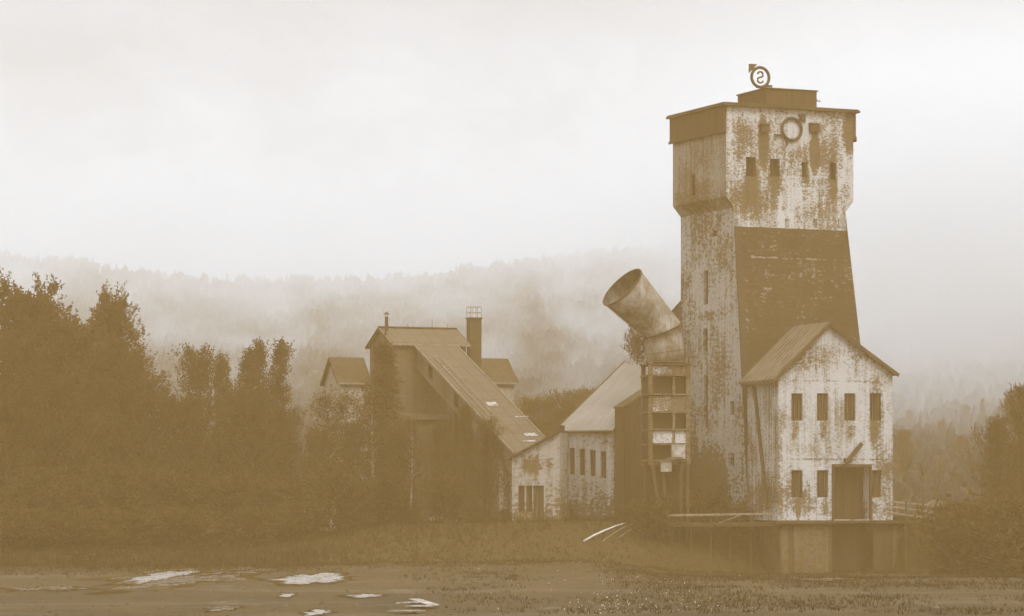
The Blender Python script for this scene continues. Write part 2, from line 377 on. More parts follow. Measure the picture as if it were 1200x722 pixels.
def tower():
    fr = Frame(851, 240, 24)
    T = empty('mine_tower', (fr.X0, fr.Y0, 0), fr.a, 'tall tapering concrete mine tower with peeling white plaster and a dark lower front', 'tower')
    U = fr.u(1000); V = fr.v(788.5)
    zr = fr.z(124); zb = fr.z(230); zs = zb-.85; zd = fr.z(265); zg = 2.2
    # upper box with openings
    up = MB()
    def wz(px, y0, y1, w, u0=None):
        uu = fr.u(px); return (uu-w/2, uu+w/2, fr.z(y1,uu), fr.z(y0,uu))
    fh = [wz(880,184,207,.85), wz(908,186,207,.85), wz(943,190,208,.5), wz(976,191,211,.5)]
    up.wall('u', 0, 0, U, zb, zr, fh, .45, 1)
    vv = fr.v(811)
    lh = [(vv-.55, vv+.05, fr.z(229,0,vv), fr.z(205,0,vv))]
    zc = fr.z(153)          # underside of the left cornice
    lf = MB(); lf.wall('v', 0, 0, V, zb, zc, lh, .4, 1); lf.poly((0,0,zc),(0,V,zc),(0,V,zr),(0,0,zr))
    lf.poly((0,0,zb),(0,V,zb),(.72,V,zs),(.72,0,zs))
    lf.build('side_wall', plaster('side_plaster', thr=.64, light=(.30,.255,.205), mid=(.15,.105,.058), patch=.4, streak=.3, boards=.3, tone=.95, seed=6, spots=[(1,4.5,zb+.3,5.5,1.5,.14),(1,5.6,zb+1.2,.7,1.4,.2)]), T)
    up.poly((U,0,zb),(U,V,zb),(U,V,zr),(U,0,zr)); up.poly((0,V,zb),(U,V,zb),(U,V,zr),(0,V,zr))
    i = .72
    # sloping underside into the shaft (front stays flush)
    up.poly((U,0,zb),(U,V,zb),(U-i,V,zs),(U-i,0,zs))
    up.poly((0,0,zb),(U,0,zb),(U-i,0,zs),(i,0,zs)); up.poly((0,V,zb),(U,V,zb),(U-i,V,zs),(i,V,zs))
    # plaster skirt below the box
    up.poly((i,0,zs),(U-i,0,zs),(U-i,-.06,zd),(i,-.06,zd))
    s1 = wz(895,150,0,1)[0]+.5; s2 = fr.u(953)
    m_up = plaster('tower_plaster', thr=.545, light=(.53,.495,.45), mid=(.225,.18,.13), patch=.36, streak=.35, boards=.32, tone=.88, seed=1, sc=4.6, soft=.06,
                   spots=[(0,s1,32.6,.55,2.5,.34),(0,s2+.15,32.0,.55,2.0,.32),(0,fr.u(997),33.6,.9,2.2,.35),(0,fr.u(880),29.4,.7,1.9,.2),(0,fr.u(908),29.6,.75,1.7,.2),(1,5.0,28.6,4.5,1.0,.16),(0,fr.u(943),30.0,.5,2.0,.16),(0,fr.u(976),30.0,.5,2.0,.18),(0,fr.u(870),33.0,1.1,2.2,.15),(0,fr.u(976),31.8,1.3,2.2,.12),(0,fr.u(930),33.7,1.7,1.7,-.2),(0,fr.u(927),28.8,2.5,1.2,-.06),(0,fr.u(880),27.6,1.4,1.6,.07)])
    up.build('upper_storey', m_up, T)
    # shaft
    ub = U-i+1.75; vb = -2.6
    def uR(z): return U-i+(ub-U+i)*(zs-z)/(zs-zg)
    def vF(z): return vb*(zs-z)/(zs-zg)
    sh = MB()
    slits = []
    gv = fr.v(827, i)
    for (y0,y1,dv) in ((317,357,0),(385,412,.05),(440,500,.0)):
        slits.append((gv-.38+dv, gv+.38+dv, fr.z(y1,i,gv), fr.z(y0,i,gv)))
    sv = fr.v(861, i)
    slits += [(max(.02,sv-.35), max(.02,sv-.35)+.7, fr.z(486,i,sv), fr.z(470,i,sv)), (max(.02,sv-.35), max(.02,sv-.35)+.7, fr.z(546,i,sv), fr.z(531,i,sv))]
    v838 = fr.v(838, i); slits.append((v838-.3, v838+.3, fr.z(277,i,v838), fr.z(270,i,v838)))
    sh.wall('v', i, 0, V, zg, zs, slits, .4, 1)
    sh.poly((i,0,zs),(i,vb,zg),(i,0,zg))
    sh.poly((U-i,V,zs),(U-i,0,zs),(ub,vb,zg),(ub,V,zg))
    sh.poly((i,V,zs),(U-i,V,zs),(ub,V,zg),(i,V,zg))
    m_sh = plaster('shaft_plaster', thr=.555, light=(.41,.375,.33), mid=(.18,.138,.092), patch=.5, streak=.3, boards=.35, tone=.75, seed=2,
                   spots=[(1,gv-.3,19.2,1.9,.55,.16),(1,4.0,6.0,3.2,3.5,.25),(1,fr.v(806,i),5.5,2.4,9.0,.20)], low=(13,3,.12))
    sh.build('shaft', m_sh, T)
    # dark battered front
    fc = MB(); N = 12
    e0 = .10
    for k in range(N):
        za = zd+(zg-zd)*k/N; zb_ = zd+(zg-zd)*(k+1)/N
        fc.poly((i,vF(za),za),(uR(za),vF(za),za),(uR(zb_),vF(zb_),zb_),(i,vF(zb_),zb_))
    fc.build('dark_front', M['dark_render'], T)
    # corner strip between dark front and pale side
    cs = MB(); cs.hexa([(i-.05,vb-.05,zg),(i+.55,vb-.05,zg),(i+.55,vb+.1,zg),(i-.05,vb+.1,zg)], [(i-.05,vF(zd)-.05,zd),(i+.5,vF(zd)-.05,zd),(i+.5,vF(zd)+.1,zd),(i-.05,vF(zd)+.1,zd)])
    cs.build('corner_strip', M['iron'], T)
    # corbels at the lower edge of the plaster
    for px in (866, 892, 922, 955, 984):
        uu = fr.u(px); z0 = fr.z(265,uu); cb = MB(); cb.box(uu-.15,uu+.15,-.14,.0,z0-.05,z0+.6); cb.build('corbel', m_sh, T)
    # cornice band on the left side and its return on the right corner
    cn = MB(); cn.box(-.22,-.003,-.04,V+.15,zc,zr-.01); cn.box(-.30,-.222,-.04,V+.2,zc-.12,zc+.1)
    cn.build('cornice', M['timber_dark'], T)
    cr = MB(); cr.box(U+.003,U+.22,-.03,V*.7,fr.z(163,U),zr-.01); cr.box(U+.222,U+.3,-.03,V*.7,fr.z(166,U),fr.z(160,U)); cr.build('cornice', M['timber_dark'], T)
    # roof slab
    rf = MB(); rf.box(-.45,U+.4,-.4,V+.35,zr,zr+.17); rf.box(-.38,U+.33,-.33,V+.28,zr+.172,zr+.26); rf.build('roof', M['roof_dark'], T)
    # window openings: dark panels carry the shade of the rooms behind
    for h in fh: window(T, 'u', 0, *h, 1, 1 if h[1]-h[0] > .6 else 0, 'interior_shade', depth=.4)
    window(T, 'v', 0, *lh[0], 1, 0, 'interior_shade', depth=.35)
    for h in slits: window(T, 'v', i, *h, 1, 0, 'interior_shade', depth=.36)
    # penthouse
    u0 = fr.u(898, 1.5); u1 = fr.u(957, 1.5); v1 = fr.v(864.5, u0); zp = fr.z(102.5, u0, 1.5)
    ph = MB(); ph.box(u0,u1,1.5,v1,zr+.26,zp-.1); pn = ph.build('penthouse', M['timber_dark'], T)
    pr = MB(); pr.box(u0-.1,u1+.1,1.4,v1+.1,zp-.098,zp); pr.build('penthouse_roof', M['roof_dark'], pn)
    sl = MB(); sl.box(u0+.9,u0+2.0,1.47,1.5,zr+.42,zr+.5); sl.box(u0+2.7,u1-.3,1.47,1.5,zr+.32,zr+.42); sl.build('flashing', M['timber_pale'], pn)
    ab = MB(); ab.bar((u1,2.2,zp-.25),(u1+.55,2.2,zp-.75),.05,.05); ab.bar((u1,2.2,zp-.75),(u1+.75,2.2,zp-.75),.05,.05); ab.bar((u1+.7,2.2,zp-.75),(u1+.7,2.2,zp-.65),.05,.05); ab.build('bracket', M['iron'], T)
    # wall lamps / boxes
    for px, y0, y1, w in ((895,147,155,.75),(953,146,155,.8)):
        uu = fr.u(px); b = MB(); b.box(uu-w/2,uu+w/2,-.3,-.003,fr.z(y1,uu),fr.z(y0,uu)); b.box(uu-w/2-.05,uu+w/2+.05,-.36,-.003,fr.z(y0,uu)+.003,fr.z(y0,uu)+.08); b.build('wall_box', M['iron'], T)
    uu = fr.u(961.5); b = MB()
    b.box(uu-.28,uu+.22,-.35,-.3,fr.z(153,uu),fr.z(147,uu)+.02); b.build('lamp_plate', M['sheet'], T)
    b = MB(); b.bar((fr.u(955),-.2,fr.z(151,uu)),(uu,-.2,fr.z(151,uu)),.05,.05); b.bar((uu,-.32,fr.z(150,uu)),(uu,-.003,fr.z(150,uu)),.06,.06); b.build('lamp_arm', M['iron'], T)
    # iron sign on the wall: ring, arrow to the upper right, short tail
    uc = fr.u(927); zc_ = fr.z(151.5,uc); r = .87
    b = MB(); b.tube([(uc+r*math.cos(a), -.14, zc_+r*math.sin(a)) for a in [2*math.pi*k/40 for k in range(41)]], .115, 8)
    d = math.sqrt(.5)
    b.bar((uc+r*d,-.14,zc_+r*d),(uc+(r+.5)*d,-.14,zc_+(r+.5)*d),.16,.22)
    tip = Vector((uc+(r+.85)*d,0,zc_+(r+.85)*d))
    q = [tip, tip+Vector((-.66,0,.0)), tip+Vector((0,0,-.66))]
    b.add([(p.x,-.2,p.z) for p in q]+[(p.x,-.1,p.z) for p in q], [(0,1,2),(5,4,3),(0,3,4,1),(1,4,5,2),(2,5,3,0)])
    b.bar((uc-r*.8,-.14,zc_-r*.62),(uc-1.55,-.14,zc_-.5),.12,.12); b.bar((uc-r*.45,-.14,zc_-r*.9),(uc-.45,-.14,zc_-1.35),.12,.12)
    b.build('ring_emblem', M['iron'], T)
    for a in (.6, 2.5, 4.2, 5.4):
        s_ = MB(); s_.bar((uc+r*math.cos(a),-.1,zc_+r*math.sin(a)),(uc+r*math.cos(a),.0,zc_+r*math.sin(a)),.07,.07); s_.build('emblem_stud', M['iron'], T)
    # rooftop sign: a thing of its own
    base = fr.world(fr.u(891, 2.2), 2.2, zp)
    S = empty('rooftop_sign', base, fr.a, 'iron ring sign with a backwards S and an arrow, standing on top of the tower', 'sign')
    r = .78; zc2 = r+.10
    b = MB(); b.tube([(r*math.cos(a), 0, zc2+r*math.sin(a)) for a in [2*math.pi*k/40 for k in range(41)]], .125, 8); b.build('ring', M['iron'], S)
    b = MB(); d = math.sqrt(.5); b.bar((-r*d,0,zc2+r*d),(-(r+.4)*d,0,zc2+(r+.4)*d),.17,.2)
    tip = Vector((-(r+.62)*d,0,zc2+(r+.62)*d)); q = [tip+Vector((-.02,0,.02)), tip+Vector((.68,0,.02)), tip+Vector((-.02,0,-.68))]
    b.add([(p.x,-.07,p.z) for p in q]+[(p.x,.07,p.z) for p in q], [(0,1,2),(5,4,3),(0,3,4,1),(1,4,5,2),(2,5,3,0)]); b.build('arrow', M['iron'], S)
    b = MB()        # mirrored S
    pts = []
    for k in range(15):
        a = R(170-k*(250/14)); pts.append((.0+.235*math.cos(a), 0, zc2+.22+.22*math.sin(a)))
    for k in range(1, 15):
        a = R(100+k*(250/14)); pts.append((.0+.25*math.cos(a), 0, zc2-.22+.22*math.sin(a)))
    b.tube(pts, .075, 6); b.build('letter', M['iron'], S)
    b = MB(); b.bar((.35,0,.22),(1.05,0,.22),.13,.16); b.build('tail_bar', M['iron'], S)
    for x in (-.35, .3):
        b = MB(); b.bar((x,.0,0),(x,.0,.28),.06,.06); b.build('leg', M['iron'], S)
    return fr

def gable_house():
    fr = Frame(912, 231.5, 20)
    T = empty('gabled_house', (fr.X0, fr.Y0, 0), fr.a, 'white plastered gabled house with two rows of boarded windows before the tower', 'building')
    U = fr.u(1046); V = 5.6; ze = fr.z(440); up = fr.u(970); zp = fr.z(380, up); zf = fr.z(610); zg = -1.4
    ze2 = fr.z(437, U)
    holes = []
    for px in (934,964,996,1026):
        uu = fr.u(px); holes.append((uu-.47,uu+.47,fr.z(493,uu),fr.z(461,uu)))
    for px in (934,964,1026):
        uu = fr.u(px); holes.append((uu-.47,uu+.47,fr.z(583,uu),fr.z(551,uu)))
    dl, dr = fr.u(977), fr.u(1019)
    door = (dl, dr, zf+.05, fr.z(547,dl))
    w = MB()
    zw = min(ze, ze2)
    w.wall('u', 0, 0, U, zf, zw, holes, .4, 1, [door])
    w.poly((0,0,zw),(U,0,zw),(U,0,ze2),(up,0,zp),(0,0,ze))
    w.poly((0,0,zf),(0,V,zf),(0,V,ze),(0,0,ze)); w.poly((U,0,zf),(U,V,zf),(U,V,ze2),(U,0,ze2)); w.poly((0,V,zf),(U,V,zf),(U,V,ze2),(up,V,zp),(0,V,ze))
    drips = [(0,(h[0]+h[1])/2+.15*((i_*7)%3-1),h[2]-.75,.42,.95,.13+.03*(i_%3)) for i_, h in enumerate(holes)]+[(0,U*.5,7.62,U*.6,.10,.16),(0,U*.45,13.55,U*.55,.12,.12),(0,U*.25,14.9,1.6,1.0,.10),(0,U*.72,15.2,1.3,1.1,.11),(0,.15,8.5,.3,6,.10)]
    m = plaster('house_plaster', thr=.625, light=(.51,.475,.435), mid=(.235,.19,.14), patch=.42, streak=.42, boards=.20, tone=.85, seed=5, sc=4.8, sx=2.8, soft=.06,
                spots=[(0,fr.u(1027),10.5,.8,4.0,.22),(0,fr.u(1040),6.8,1.2,2.5,.16),(0,fr.u(925),5.6,2.2,1.6,.12),(0,up,ze+1.6,5.0,1.3,.05),(0,fr.u(930),4.6,2.6,1.4,.10),(0,fr.u(950),8.4,3.0,.6,.06)]+drips, low=(6.0,3.2,.1))
    w.build('wall', m, T)
    for h in holes: window(T, 'u', 0, *h, 1, 3)
    d = MB(); d.box(dl+.01,dr-.01,1.1,1.2,zf+.06,door[3]-.01); do = d.build('door', M['recess_shade'], T)
    for k in range(5):
        q = MB(); x = dl+.15+(dr-dl-.3)*k/4; q.box(x-.04,x+.04,1.06,1.097,zf+.1,door[3]-.05); q.build('batten', M['timber_dark'], do)
    f = MB(); f.box(dl-.16,dl-.0,-.12,.1,zf+.0,door[3]+.0); f.box(dr+.0,dr+.16,-.12,.1,zf+.0,door[3]+.0); f.box(dl-.16,dr+.16,-.14,.1,door[3]+.003,door[3]+.2); f.build('door_frame', M['timber_dark'], T)
    # roof planes with overhang
    ov, fo = .5, .35
    def plane(ua, za, ub, zb, nm, mat):
        dz = (zb-za)/(ub-ua); L = math.hypot(1, dz); n = Vector((-dz/L*1, 0, 1/L)) if True else None
        r = MB(); lo = (ua, za); 
        r.slab([(ua,-fo,za+.16),(ub,-fo,zb+.16),(ub,V+.6,zb+.16),(ua,V+.6,za+.16)], (0,0,1), .16)
        return r.build(nm, mat, T)
    sl = (zp-ze)/up; plane(-ov, ze-ov*sl+.02, up, zp+.02, 'roof', M['plank_roof'])
    s2 = (ze2-zp)/(U-up); plane(up+.003, zp+.02, U+.35, ze2+.35*s2+.02, 'roof', M['roof_dark'])
    bb = MB(); bb.bar((-ov,-fo-.02,ze-ov*sl+.02),(up,-fo-.02,zp+.02),.05,.26); bb.bar((up,-fo-.02,zp+.02),(U+.35,-fo-.02,ze2+.35*s2+.02),.05,.26); bb.build('bargeboard', M['timber_dark'], T)
    ev = MB(); ev.box(-ov-.1,-ov+.0,-fo,V,ze-ov*sl-.16,ze-ov*sl+.0); ev.build('gutter', M['iron'], T)
    # slanting pipe on the left wall
    p = MB(); p.tube([(-.12,fr.v(883,-.12),ze-.3),(-.12,fr.v(899,-.12),fr.z(596,0,2))], .14, 8); p.build('waste_pipe', M['iron'], T)
    # hoist arm over the door
    h = MB(); uu = fr.u(991); zz = fr.z(539,uu); h.bar((uu-.1,-.35,zz-.15),(uu+1.2,-.35,zz+1.25),.2,.28); h.bar((uu,-.35,zz),(uu,.05,zz),.2,.2); h.bar((uu,-.3,zz+.1),(uu,-.3,zz-.5),.14,.14)
    h.box(uu-.28,uu+.28,-.46,-.22,zz-.22,zz+.12); h.build('hoist_arm', M['iron'], T)
    # foundation with paler panels and a ledge
    for a, b_ in ((0, dl-.25), (dr+.25, U+2.6)):
        f = MB(); f.box(a,b_,-.18,V*.6,zg,zf-.22); f.build('foundation', M['brick_dark'], T)
    f = MB(); f.box(dl-.25+.003,dr+.25-.003,1.3,1.5,zg,zf-.22); f.build('recess_shade_panel', M['recess_shade'], T)  # dark back panel paints the shade of the opening below the door
    f = MB(); f.box(dl-.2,dr+.2,-.1,1.6,zf-.2,zf-.02); f.build('door_sill', M['timber_dark'], T)
    for a, b_ in ((-.5, dl-.15), (dr+.15, U+2.8)):
        l = MB(); l.box(a,b_,-.75,-.003,zf-.21,zf-.03); l.build('ledge', M['timber_dark'], T)
    pm = plaster('damp_plaster', thr=.52, light=(.15,.108,.062), mid=(.115,.08,.042), dark=DARK, patch=.3, streak=.8, boards=.0, tone=.8, seed=8)
    for a, b_ in ((914,922),(929,969),(1045,1050),(1072,1096)):
        q = MB(); q.box(fr.u(a),fr.u(b_),-.24,-.183,zg,zf-.45); q.build('wall_panel', pm, T)
    return fr

def chute():
    Y = 236.0; sc = F/Y
    c = P(780, 425, Y)
    base = Vector((c.x, c.y, 2.2))
    # pier
    T = empty('chute_pier', base, R(8), 'open concrete pier with broken white infill carrying the big metal chute', 'pier')
    hw = 1.46
    def z(py): return ZE+(HY-py)/sc-2.2
    zt = z(426)
    pm = plaster('pier_plaster', thr=.47, light=(.56,.51,.46), mid=(.3,.22,.14), dark=DARK, patch=.7, streak=.2, boards=.3, tone=.5, seed=11, soft=.03, sc=5.0)
    pm2 = plaster('pier_concrete', thr=.47, light=(.20,.15,.095), mid=(.12,.08,.04), dark=DARK, patch=.5, streak=.5, boards=.1, tone=.8, seed=12)
    for x in (-1, 1):
        for y in (-1, 1):
            p = MB(); p.box(x*hw-.16, x*hw+.16, y*hw-.16, y*hw+.16, z(545), zt); p.build('post', pm2, T)
    p = MB(); p.box(.25,.45,-hw-.1,-hw+.1,z(540),zt); p.build('post', pm2, T)
    for py in (428, 441, 463, 484, 504, 521, 540):
        s = MB(); s.box(-hw-.22,hw+.22,-hw-.22,hw+.22,z(py)-.05,z(py)+.05); s.build('floor_slab', pm2 if py > 430 else M['iron'], T)
    for (y0,y1,x0,x1,mt) in ((429,440,-.2,.9,pm),(429,440,1.0,1.3,pm),(429,440,-1.1,-.6,pm),(464,483,-1.3,1.3,pm),(485,503,-1.3,1.3,M['interior_shade']),(505,520,-1.3,1.3,pm),(442,462,-1.3,1.3,M['interior_shade']),(522,539,-1.3,1.3,M['interior_shade'])):
        s = MB(); yy = -hw-.02 if mt is pm else -hw+.35; s.box(x0,x1,yy,yy+.12,z(y1)+.02,z(y0)-.02); s.build('infill_or_shade_panel', mt, T)  # white ones are infill, dark ones paint the shade of open bays
    for x in (-1,):
        s = MB(); s.box(-hw-.05,-hw+.06,-1.3,1.3,z(540)+.1,zt-.9); s.build('infill_or_shade_panel', M['interior_shade'], T)
    s = MB(); s.box(hw-.06,hw+.05,-1.3,1.3,z(540)+.1,zt-.9); s.build('infill_or_shade_panel', M['interior_shade'], T)
    tk = MB(); tk.box(.15,1.2,-hw-.30,-hw+.25,z(538),z(523)); tk.box(.1,1.25,-hw-.34,-hw+.3,z(523)+.002,z(523)+.08); tk.build('tank', M['tank'], T)
    tk = MB(); tk.box(-.72,.1,-hw-.5,-hw+.0,z(553),z(542)); tk.box(-.76,.14,-hw-.54,-hw+.04,z(542)+.002,z(542)+.07); tk.build('tank', M['tank'], T)
    dd = MB(); dd.hexa([(-.7,-hw-.6,z(542)+.1),(.1,-hw-.6,z(542)+.1),(.1,-hw,z(542)+.1),(-.7,-hw,z(542)+.1)],[(.05,-hw-.35,z(536)),(1.0,-hw-.35,z(536)),(1.0,-hw,z(536)),(.05,-hw,z(536))]); dd.build('spout', M['iron'], T)
    for (x0,x1) in ((-1.35,-.3),(-.55,.1),(1.0,.85),(1.4,1.4)):
        for yy in ((-hw,) if x0 != 1.4 else (-hw, hw)):
            l = MB(); l.bar((x0,yy,z(541)),(x1,yy-.2,-1.6),.22,.26); l.build('leg', M['brick_dark'] if x0 < .5 else M['iron'], T)
    l = MB(); l.box(-hw,hw,.4,hw+.1,-1.6,z(545)); l.build('back_wall', M['brick_dark'], T)
    # the bent chute on top
    Cb = Vector((0,0,0)); loc = base+Vector((0,0,zt))
    D = empty('metal_chute', loc, 0, 'wide bent sheet metal chute with an open slanting mouth, on the pier beside the tower', 'chute')
    J = P(776, 387, Y)-loc; J.y = 0
    el = R(20); ax = Vector((-.70*math.cos(el), -math.sin(el), .714*math.cos(el))).normalized()
    Lm = 4.75; Mth = J+ax*Lm
    def ring(c, nrm, r, n=40, sq=None):
        nrm = nrm.normalized(); a = Vector((0,1,0)); a = (a-nrm*a.dot(nrm)).normalized(); b = nrm.cross(a)
        return [c+(a*math.cos(2*math.pi*k/n)+b*math.sin(2*math.pi*k/n))*r for k in range(n)]
    bis = (ax+Vector((0,0,1))).normalized()
    def loft(rings, nm, th=.05, parent=D):
        n = len(rings[0]); m = MB()
        cs = [sum(rg, Vector())/n for rg in rings]
        inn = [[c_+(p-c_)*(1-th/(p-c_).length) for p in rg] for rg, c_ in zip(rings, cs)]
        for rs in (rings, inn):
            b = len(m.v); m.v += [tuple(p) for rg in rs for p in rg]
            for i in range(len(rs)-1):
                for k in range(n): m.f.append((b+i*n+k, b+i*n+(k+1)%n, b+(i+1)*n+(k+1)%n, b+(i+1)*n+k))
        tot = len(rings)*n
        for e in (0, len(rings)-1):
            for k in range(n): m.f.append((e*n+k, e*n+(k+1)%n, tot+e*n+(k+1)%n, tot+e*n+k))
        return m.build(nm, M['sheet'], parent, True)
    rj = 1.42
    # mitred joint: project the tube circles on the joint plane
    def mitre(c, axis, r, n=40):
        out = []
        for p in ring(c, axis, r, n):
            t = (J-p).dot(bis)/axis.dot(bis); out.append(p+axis*t)
        return out
    mr = mitre(J, ax, rj); mouth = ring(Mth, ax, 1.9)
    mid = [[m_.lerp(q, t) for m_, q in zip(mr, mouth)] for t in (.33,.66)]
    up = loft([mr]+mid+[mouth], 'mouth_section')
    dn = Vector((0,0,1))
    # matching parameterisation for the lower piece
    low = ring(Vector((0,0,0)), ax, 1.0)
    lw = []
    for p in mr:
        d = Vector((p.x-J.x, p.y-J.y, 0)); a = math.atan2(d.y, d.x); lw.append(Vector((1.5*math.cos(a), 1.5*math.sin(a), .05)))
    mids = [[m_.lerp(q, t) for m_, q in zip(mr, lw)] for t in (.33,.66)]
    loft([mr]+mids+[lw], 'elbow_section')
    def band(rg, rad, nm):
        m = MB(); m.tube(rg+[rg[0]], rad, 6); m.build(nm, M['iron'], D, True)
    band(mouth, .06, 'rim'); band(mr, .07, 'joint_band'); band(lw, .07, 'base_band'); band([p*1.005 for p in mids[1]], .025, 'seam_band')
    for k in (5, 13, 33):
        m = MB(); m.tube([mr[k].lerp(mouth[k], t)+(mr[k]-J)*.012 for t in (0,.33,.66,1)], .035, 5); m.build('seam', M['iron'], D)
    return base

def engine_house():
    fr = Frame(719.5, 243, -35)
    T = empty('engine_house', (fr.X0, fr.Y0, 0), fr.a, 'white engine house with corrugated metal roof and four narrow windows beside the chute', 'building')
    U0 = fr.u(655.5); zt = fr.z(503); zg = 1.6
    L = fr.v(735, U0); zr = fr.z(425, U0, L); sl = (zr-zt)/L
    holes = []
    for px, y0, y1 in ((670,525,556),(682,526,557),(694.5,527.5,558),(707,529,560)):
        uu = fr.u(px); holes.append((uu-.28,uu+.28,fr.z(y1,uu),fr.z(y0,uu)))
    for px, y0, y1 in ((669,597,616),):
        uu = fr.u(px); holes.append((uu-.3,uu+.3,fr.z(y1,uu),fr.z(y0,uu)))
    w = MB(); w.wall('u', 0, U0, 0, zg, zt, holes, .35, 1)
    w.poly((U0,0,zg),(U0,2*L,zg),(U0,2*L,zt),(U0,L,zr),(U0,0,zt)); w.poly((0,0,zg),(0,2*L,zg),(0,2*L,zt),(0,L,zr),(0,0,zt)); w.poly((U0,2*L,zg),(0,2*L,zg),(0,2*L,zt),(U0,2*L,zt))
    m = plaster('engine_house_plaster', thr=.60, light=(.48,.44,.395), patch=.4, streak=.35, boards=.25, tone=.65, seed=15, low=(6.5,3.0,.2))
    w.build('wall', m, T)
    for h in holes: window(T, 'u', 0, *h, 1, 1)
    o = .35
    r = MB(); r.slab([(U0-.2,-o,zt-o*sl+.14),(.1,-o,zt-o*sl+.14),(.1,L,zr+.14),(U0-.2,L,zr+.14)], (0,0,1), .12); r.build('roof', M['corrugated'], T)
    r = MB(); r.slab([(U0-.2,L+.003,zr+.14),(.1,L+.003,zr+.14),(.1,2*L+.3,zt-.1),(U0-.2,2*L+.3,zt-.1)], (0,0,1), .12); r.build('roof', M['corrugated'], T)
    g = MB(); g.tube([(U0-.2,-o-.06,zt-o*sl+.02),(.1,-o-.06,zt-o*sl+.02)], .08, 8); g.build('gutter', M['iron'], T)
    v = MB(); v.bar((U0-.23,-o,zt-o*sl+.08),(U0-.23,L,zr+.08),.06,.2); v.build('verge', M['timber_dark'], T)
    # dark timber side
    s = MB(); zA = fr.z(479,0,.3); v4 = fr.v(757,.9); zB = fr.z(461,.9,v4); k = (zB-zA)/v4
    s.hexa([(.103,-.05,zg),(1.0,-.05,zg),(1.0,L,zg),(.103,L,zg)], [(.103,-.05,zA),(1.0,-.05,zA),(1.0,L,zA+k*L),(.103,L,zA+k*L)])
    s.build('timber_side', M['timber_dark'], T)
    c = MB(); c.hexa([(.05,-.2,zA+.003),(1.1,-.2,zA+.003),(1.1,L,zA+k*L+.003),(.05,L,zA+k*L+.003)], [(.05,-.2,zA+.12),(1.1,-.2,zA+.12),(1.1,L,zA+k*L+.12),(.05,L,zA+k*L+.12)]); c.build('timber_roof', M['roof_dark'], T)
    return fr

def link_gallery():
    a = P(800, 352, 249); b = P(764, 392, 247)
    T = empty('link_gallery', (b.x, b.y, ZE+0), 0, 'short slanting grey gallery between the chute and the tower wall', 'gallery')
    o = Vector((b.x, b.y, ZE))
    A = a-o; B = b-o; h = Vector((0,0,-2.6)); d = Vector((0,2.4,0))
    m = MB(); m.hexa([A+h,B+h,B+h+d,A+h+d],[A,B,B+d,A+d]); m.build('wall', M['sheet'], T)
    r = MB(); n = Vector((0,0,.1)); e = Vector((0,-.2,0)); r.hexa([A+e+n*.03,B+e+n*.03,B+d-e+n*.03,A+d-e+n*.03],[A+e+n*1.6,B+e+n*1.6,B+d-e+n*1.6,A+d-e+n*1.6]); r.build('roof', M['roof_dark'], T)
    # leg carrying it down to the bank
    p = MB(); p.box(.3,.8,.8,1.4,2.4-ZE,B.z-2.3); p.build('leg', M['iron'], T)

def annex():
    fr = Frame(600, 239.5, -12)
    T = empty('low_annex', (fr.X0, fr.Y0, 0), fr.a, 'low white lean-to with stained plaster between the engine house and the sloping gallery', 'building')
    U = fr.u(656); zg = 1.6; z0 = fr.z(537); z1 = fr.z(507, U)
    holes = []
    for px, w_ in ((611,.5),(620,.5),(631,.85)):
        uu = fr.u(px); holes.append((uu-w_/2,uu+w_/2,fr.z(600 if w_<.8 else 608,uu),fr.z(569,uu)))
    zc = fr.z(560)
    w = MB(); w.wall('u', 0, 0, U, zg, zc, holes, .3, 1); w.poly((0,0,zc),(U,0,zc),(U,0,z1),(0,0,z0))
    V = 4; w.poly((0,0,zg),(0,V,zg),(0,V,z0),(0,0,z0)); w.poly((U,0,zg),(U,V,zg),(U,V,z1),(U,0,z1)); w.poly((0,V,zg),(U,V,zg),(U,V,z1),(0,V,z0))
    m = plaster('annex_plaster', thr=.60, light=(.38,.33,.275), mid=(.19,.135,.08), patch=.4, streak=.5, boards=.2, tone=.85, seed=18, spots=[(0,2.0,7.3,1.8,.9,.22)], low=(6,3,.15))
    w.build('wall', m, T)
    for h in holes: window(T, 'u', 0, *h, 1, 1)
    r = MB(); k = (z1-z0)/U; r.slab([(-.3,-.35,z0-.3*k+.18),(U,-.35,z1+.18),(U,V,z1+.18),(-.3,V,z0-.3*k+.18)], (0,0,1), .15); r.build('roof', M['roof_dark'], T)
    d = MB(); ua = fr.u(638); d.prism([(ua,fr.z(517,ua)+.2),(U,z1+.2),(U,fr.z(498,U))], 'v', -.1, 2.0); d.build('dormer_cheek', M['timber_dark'], T)

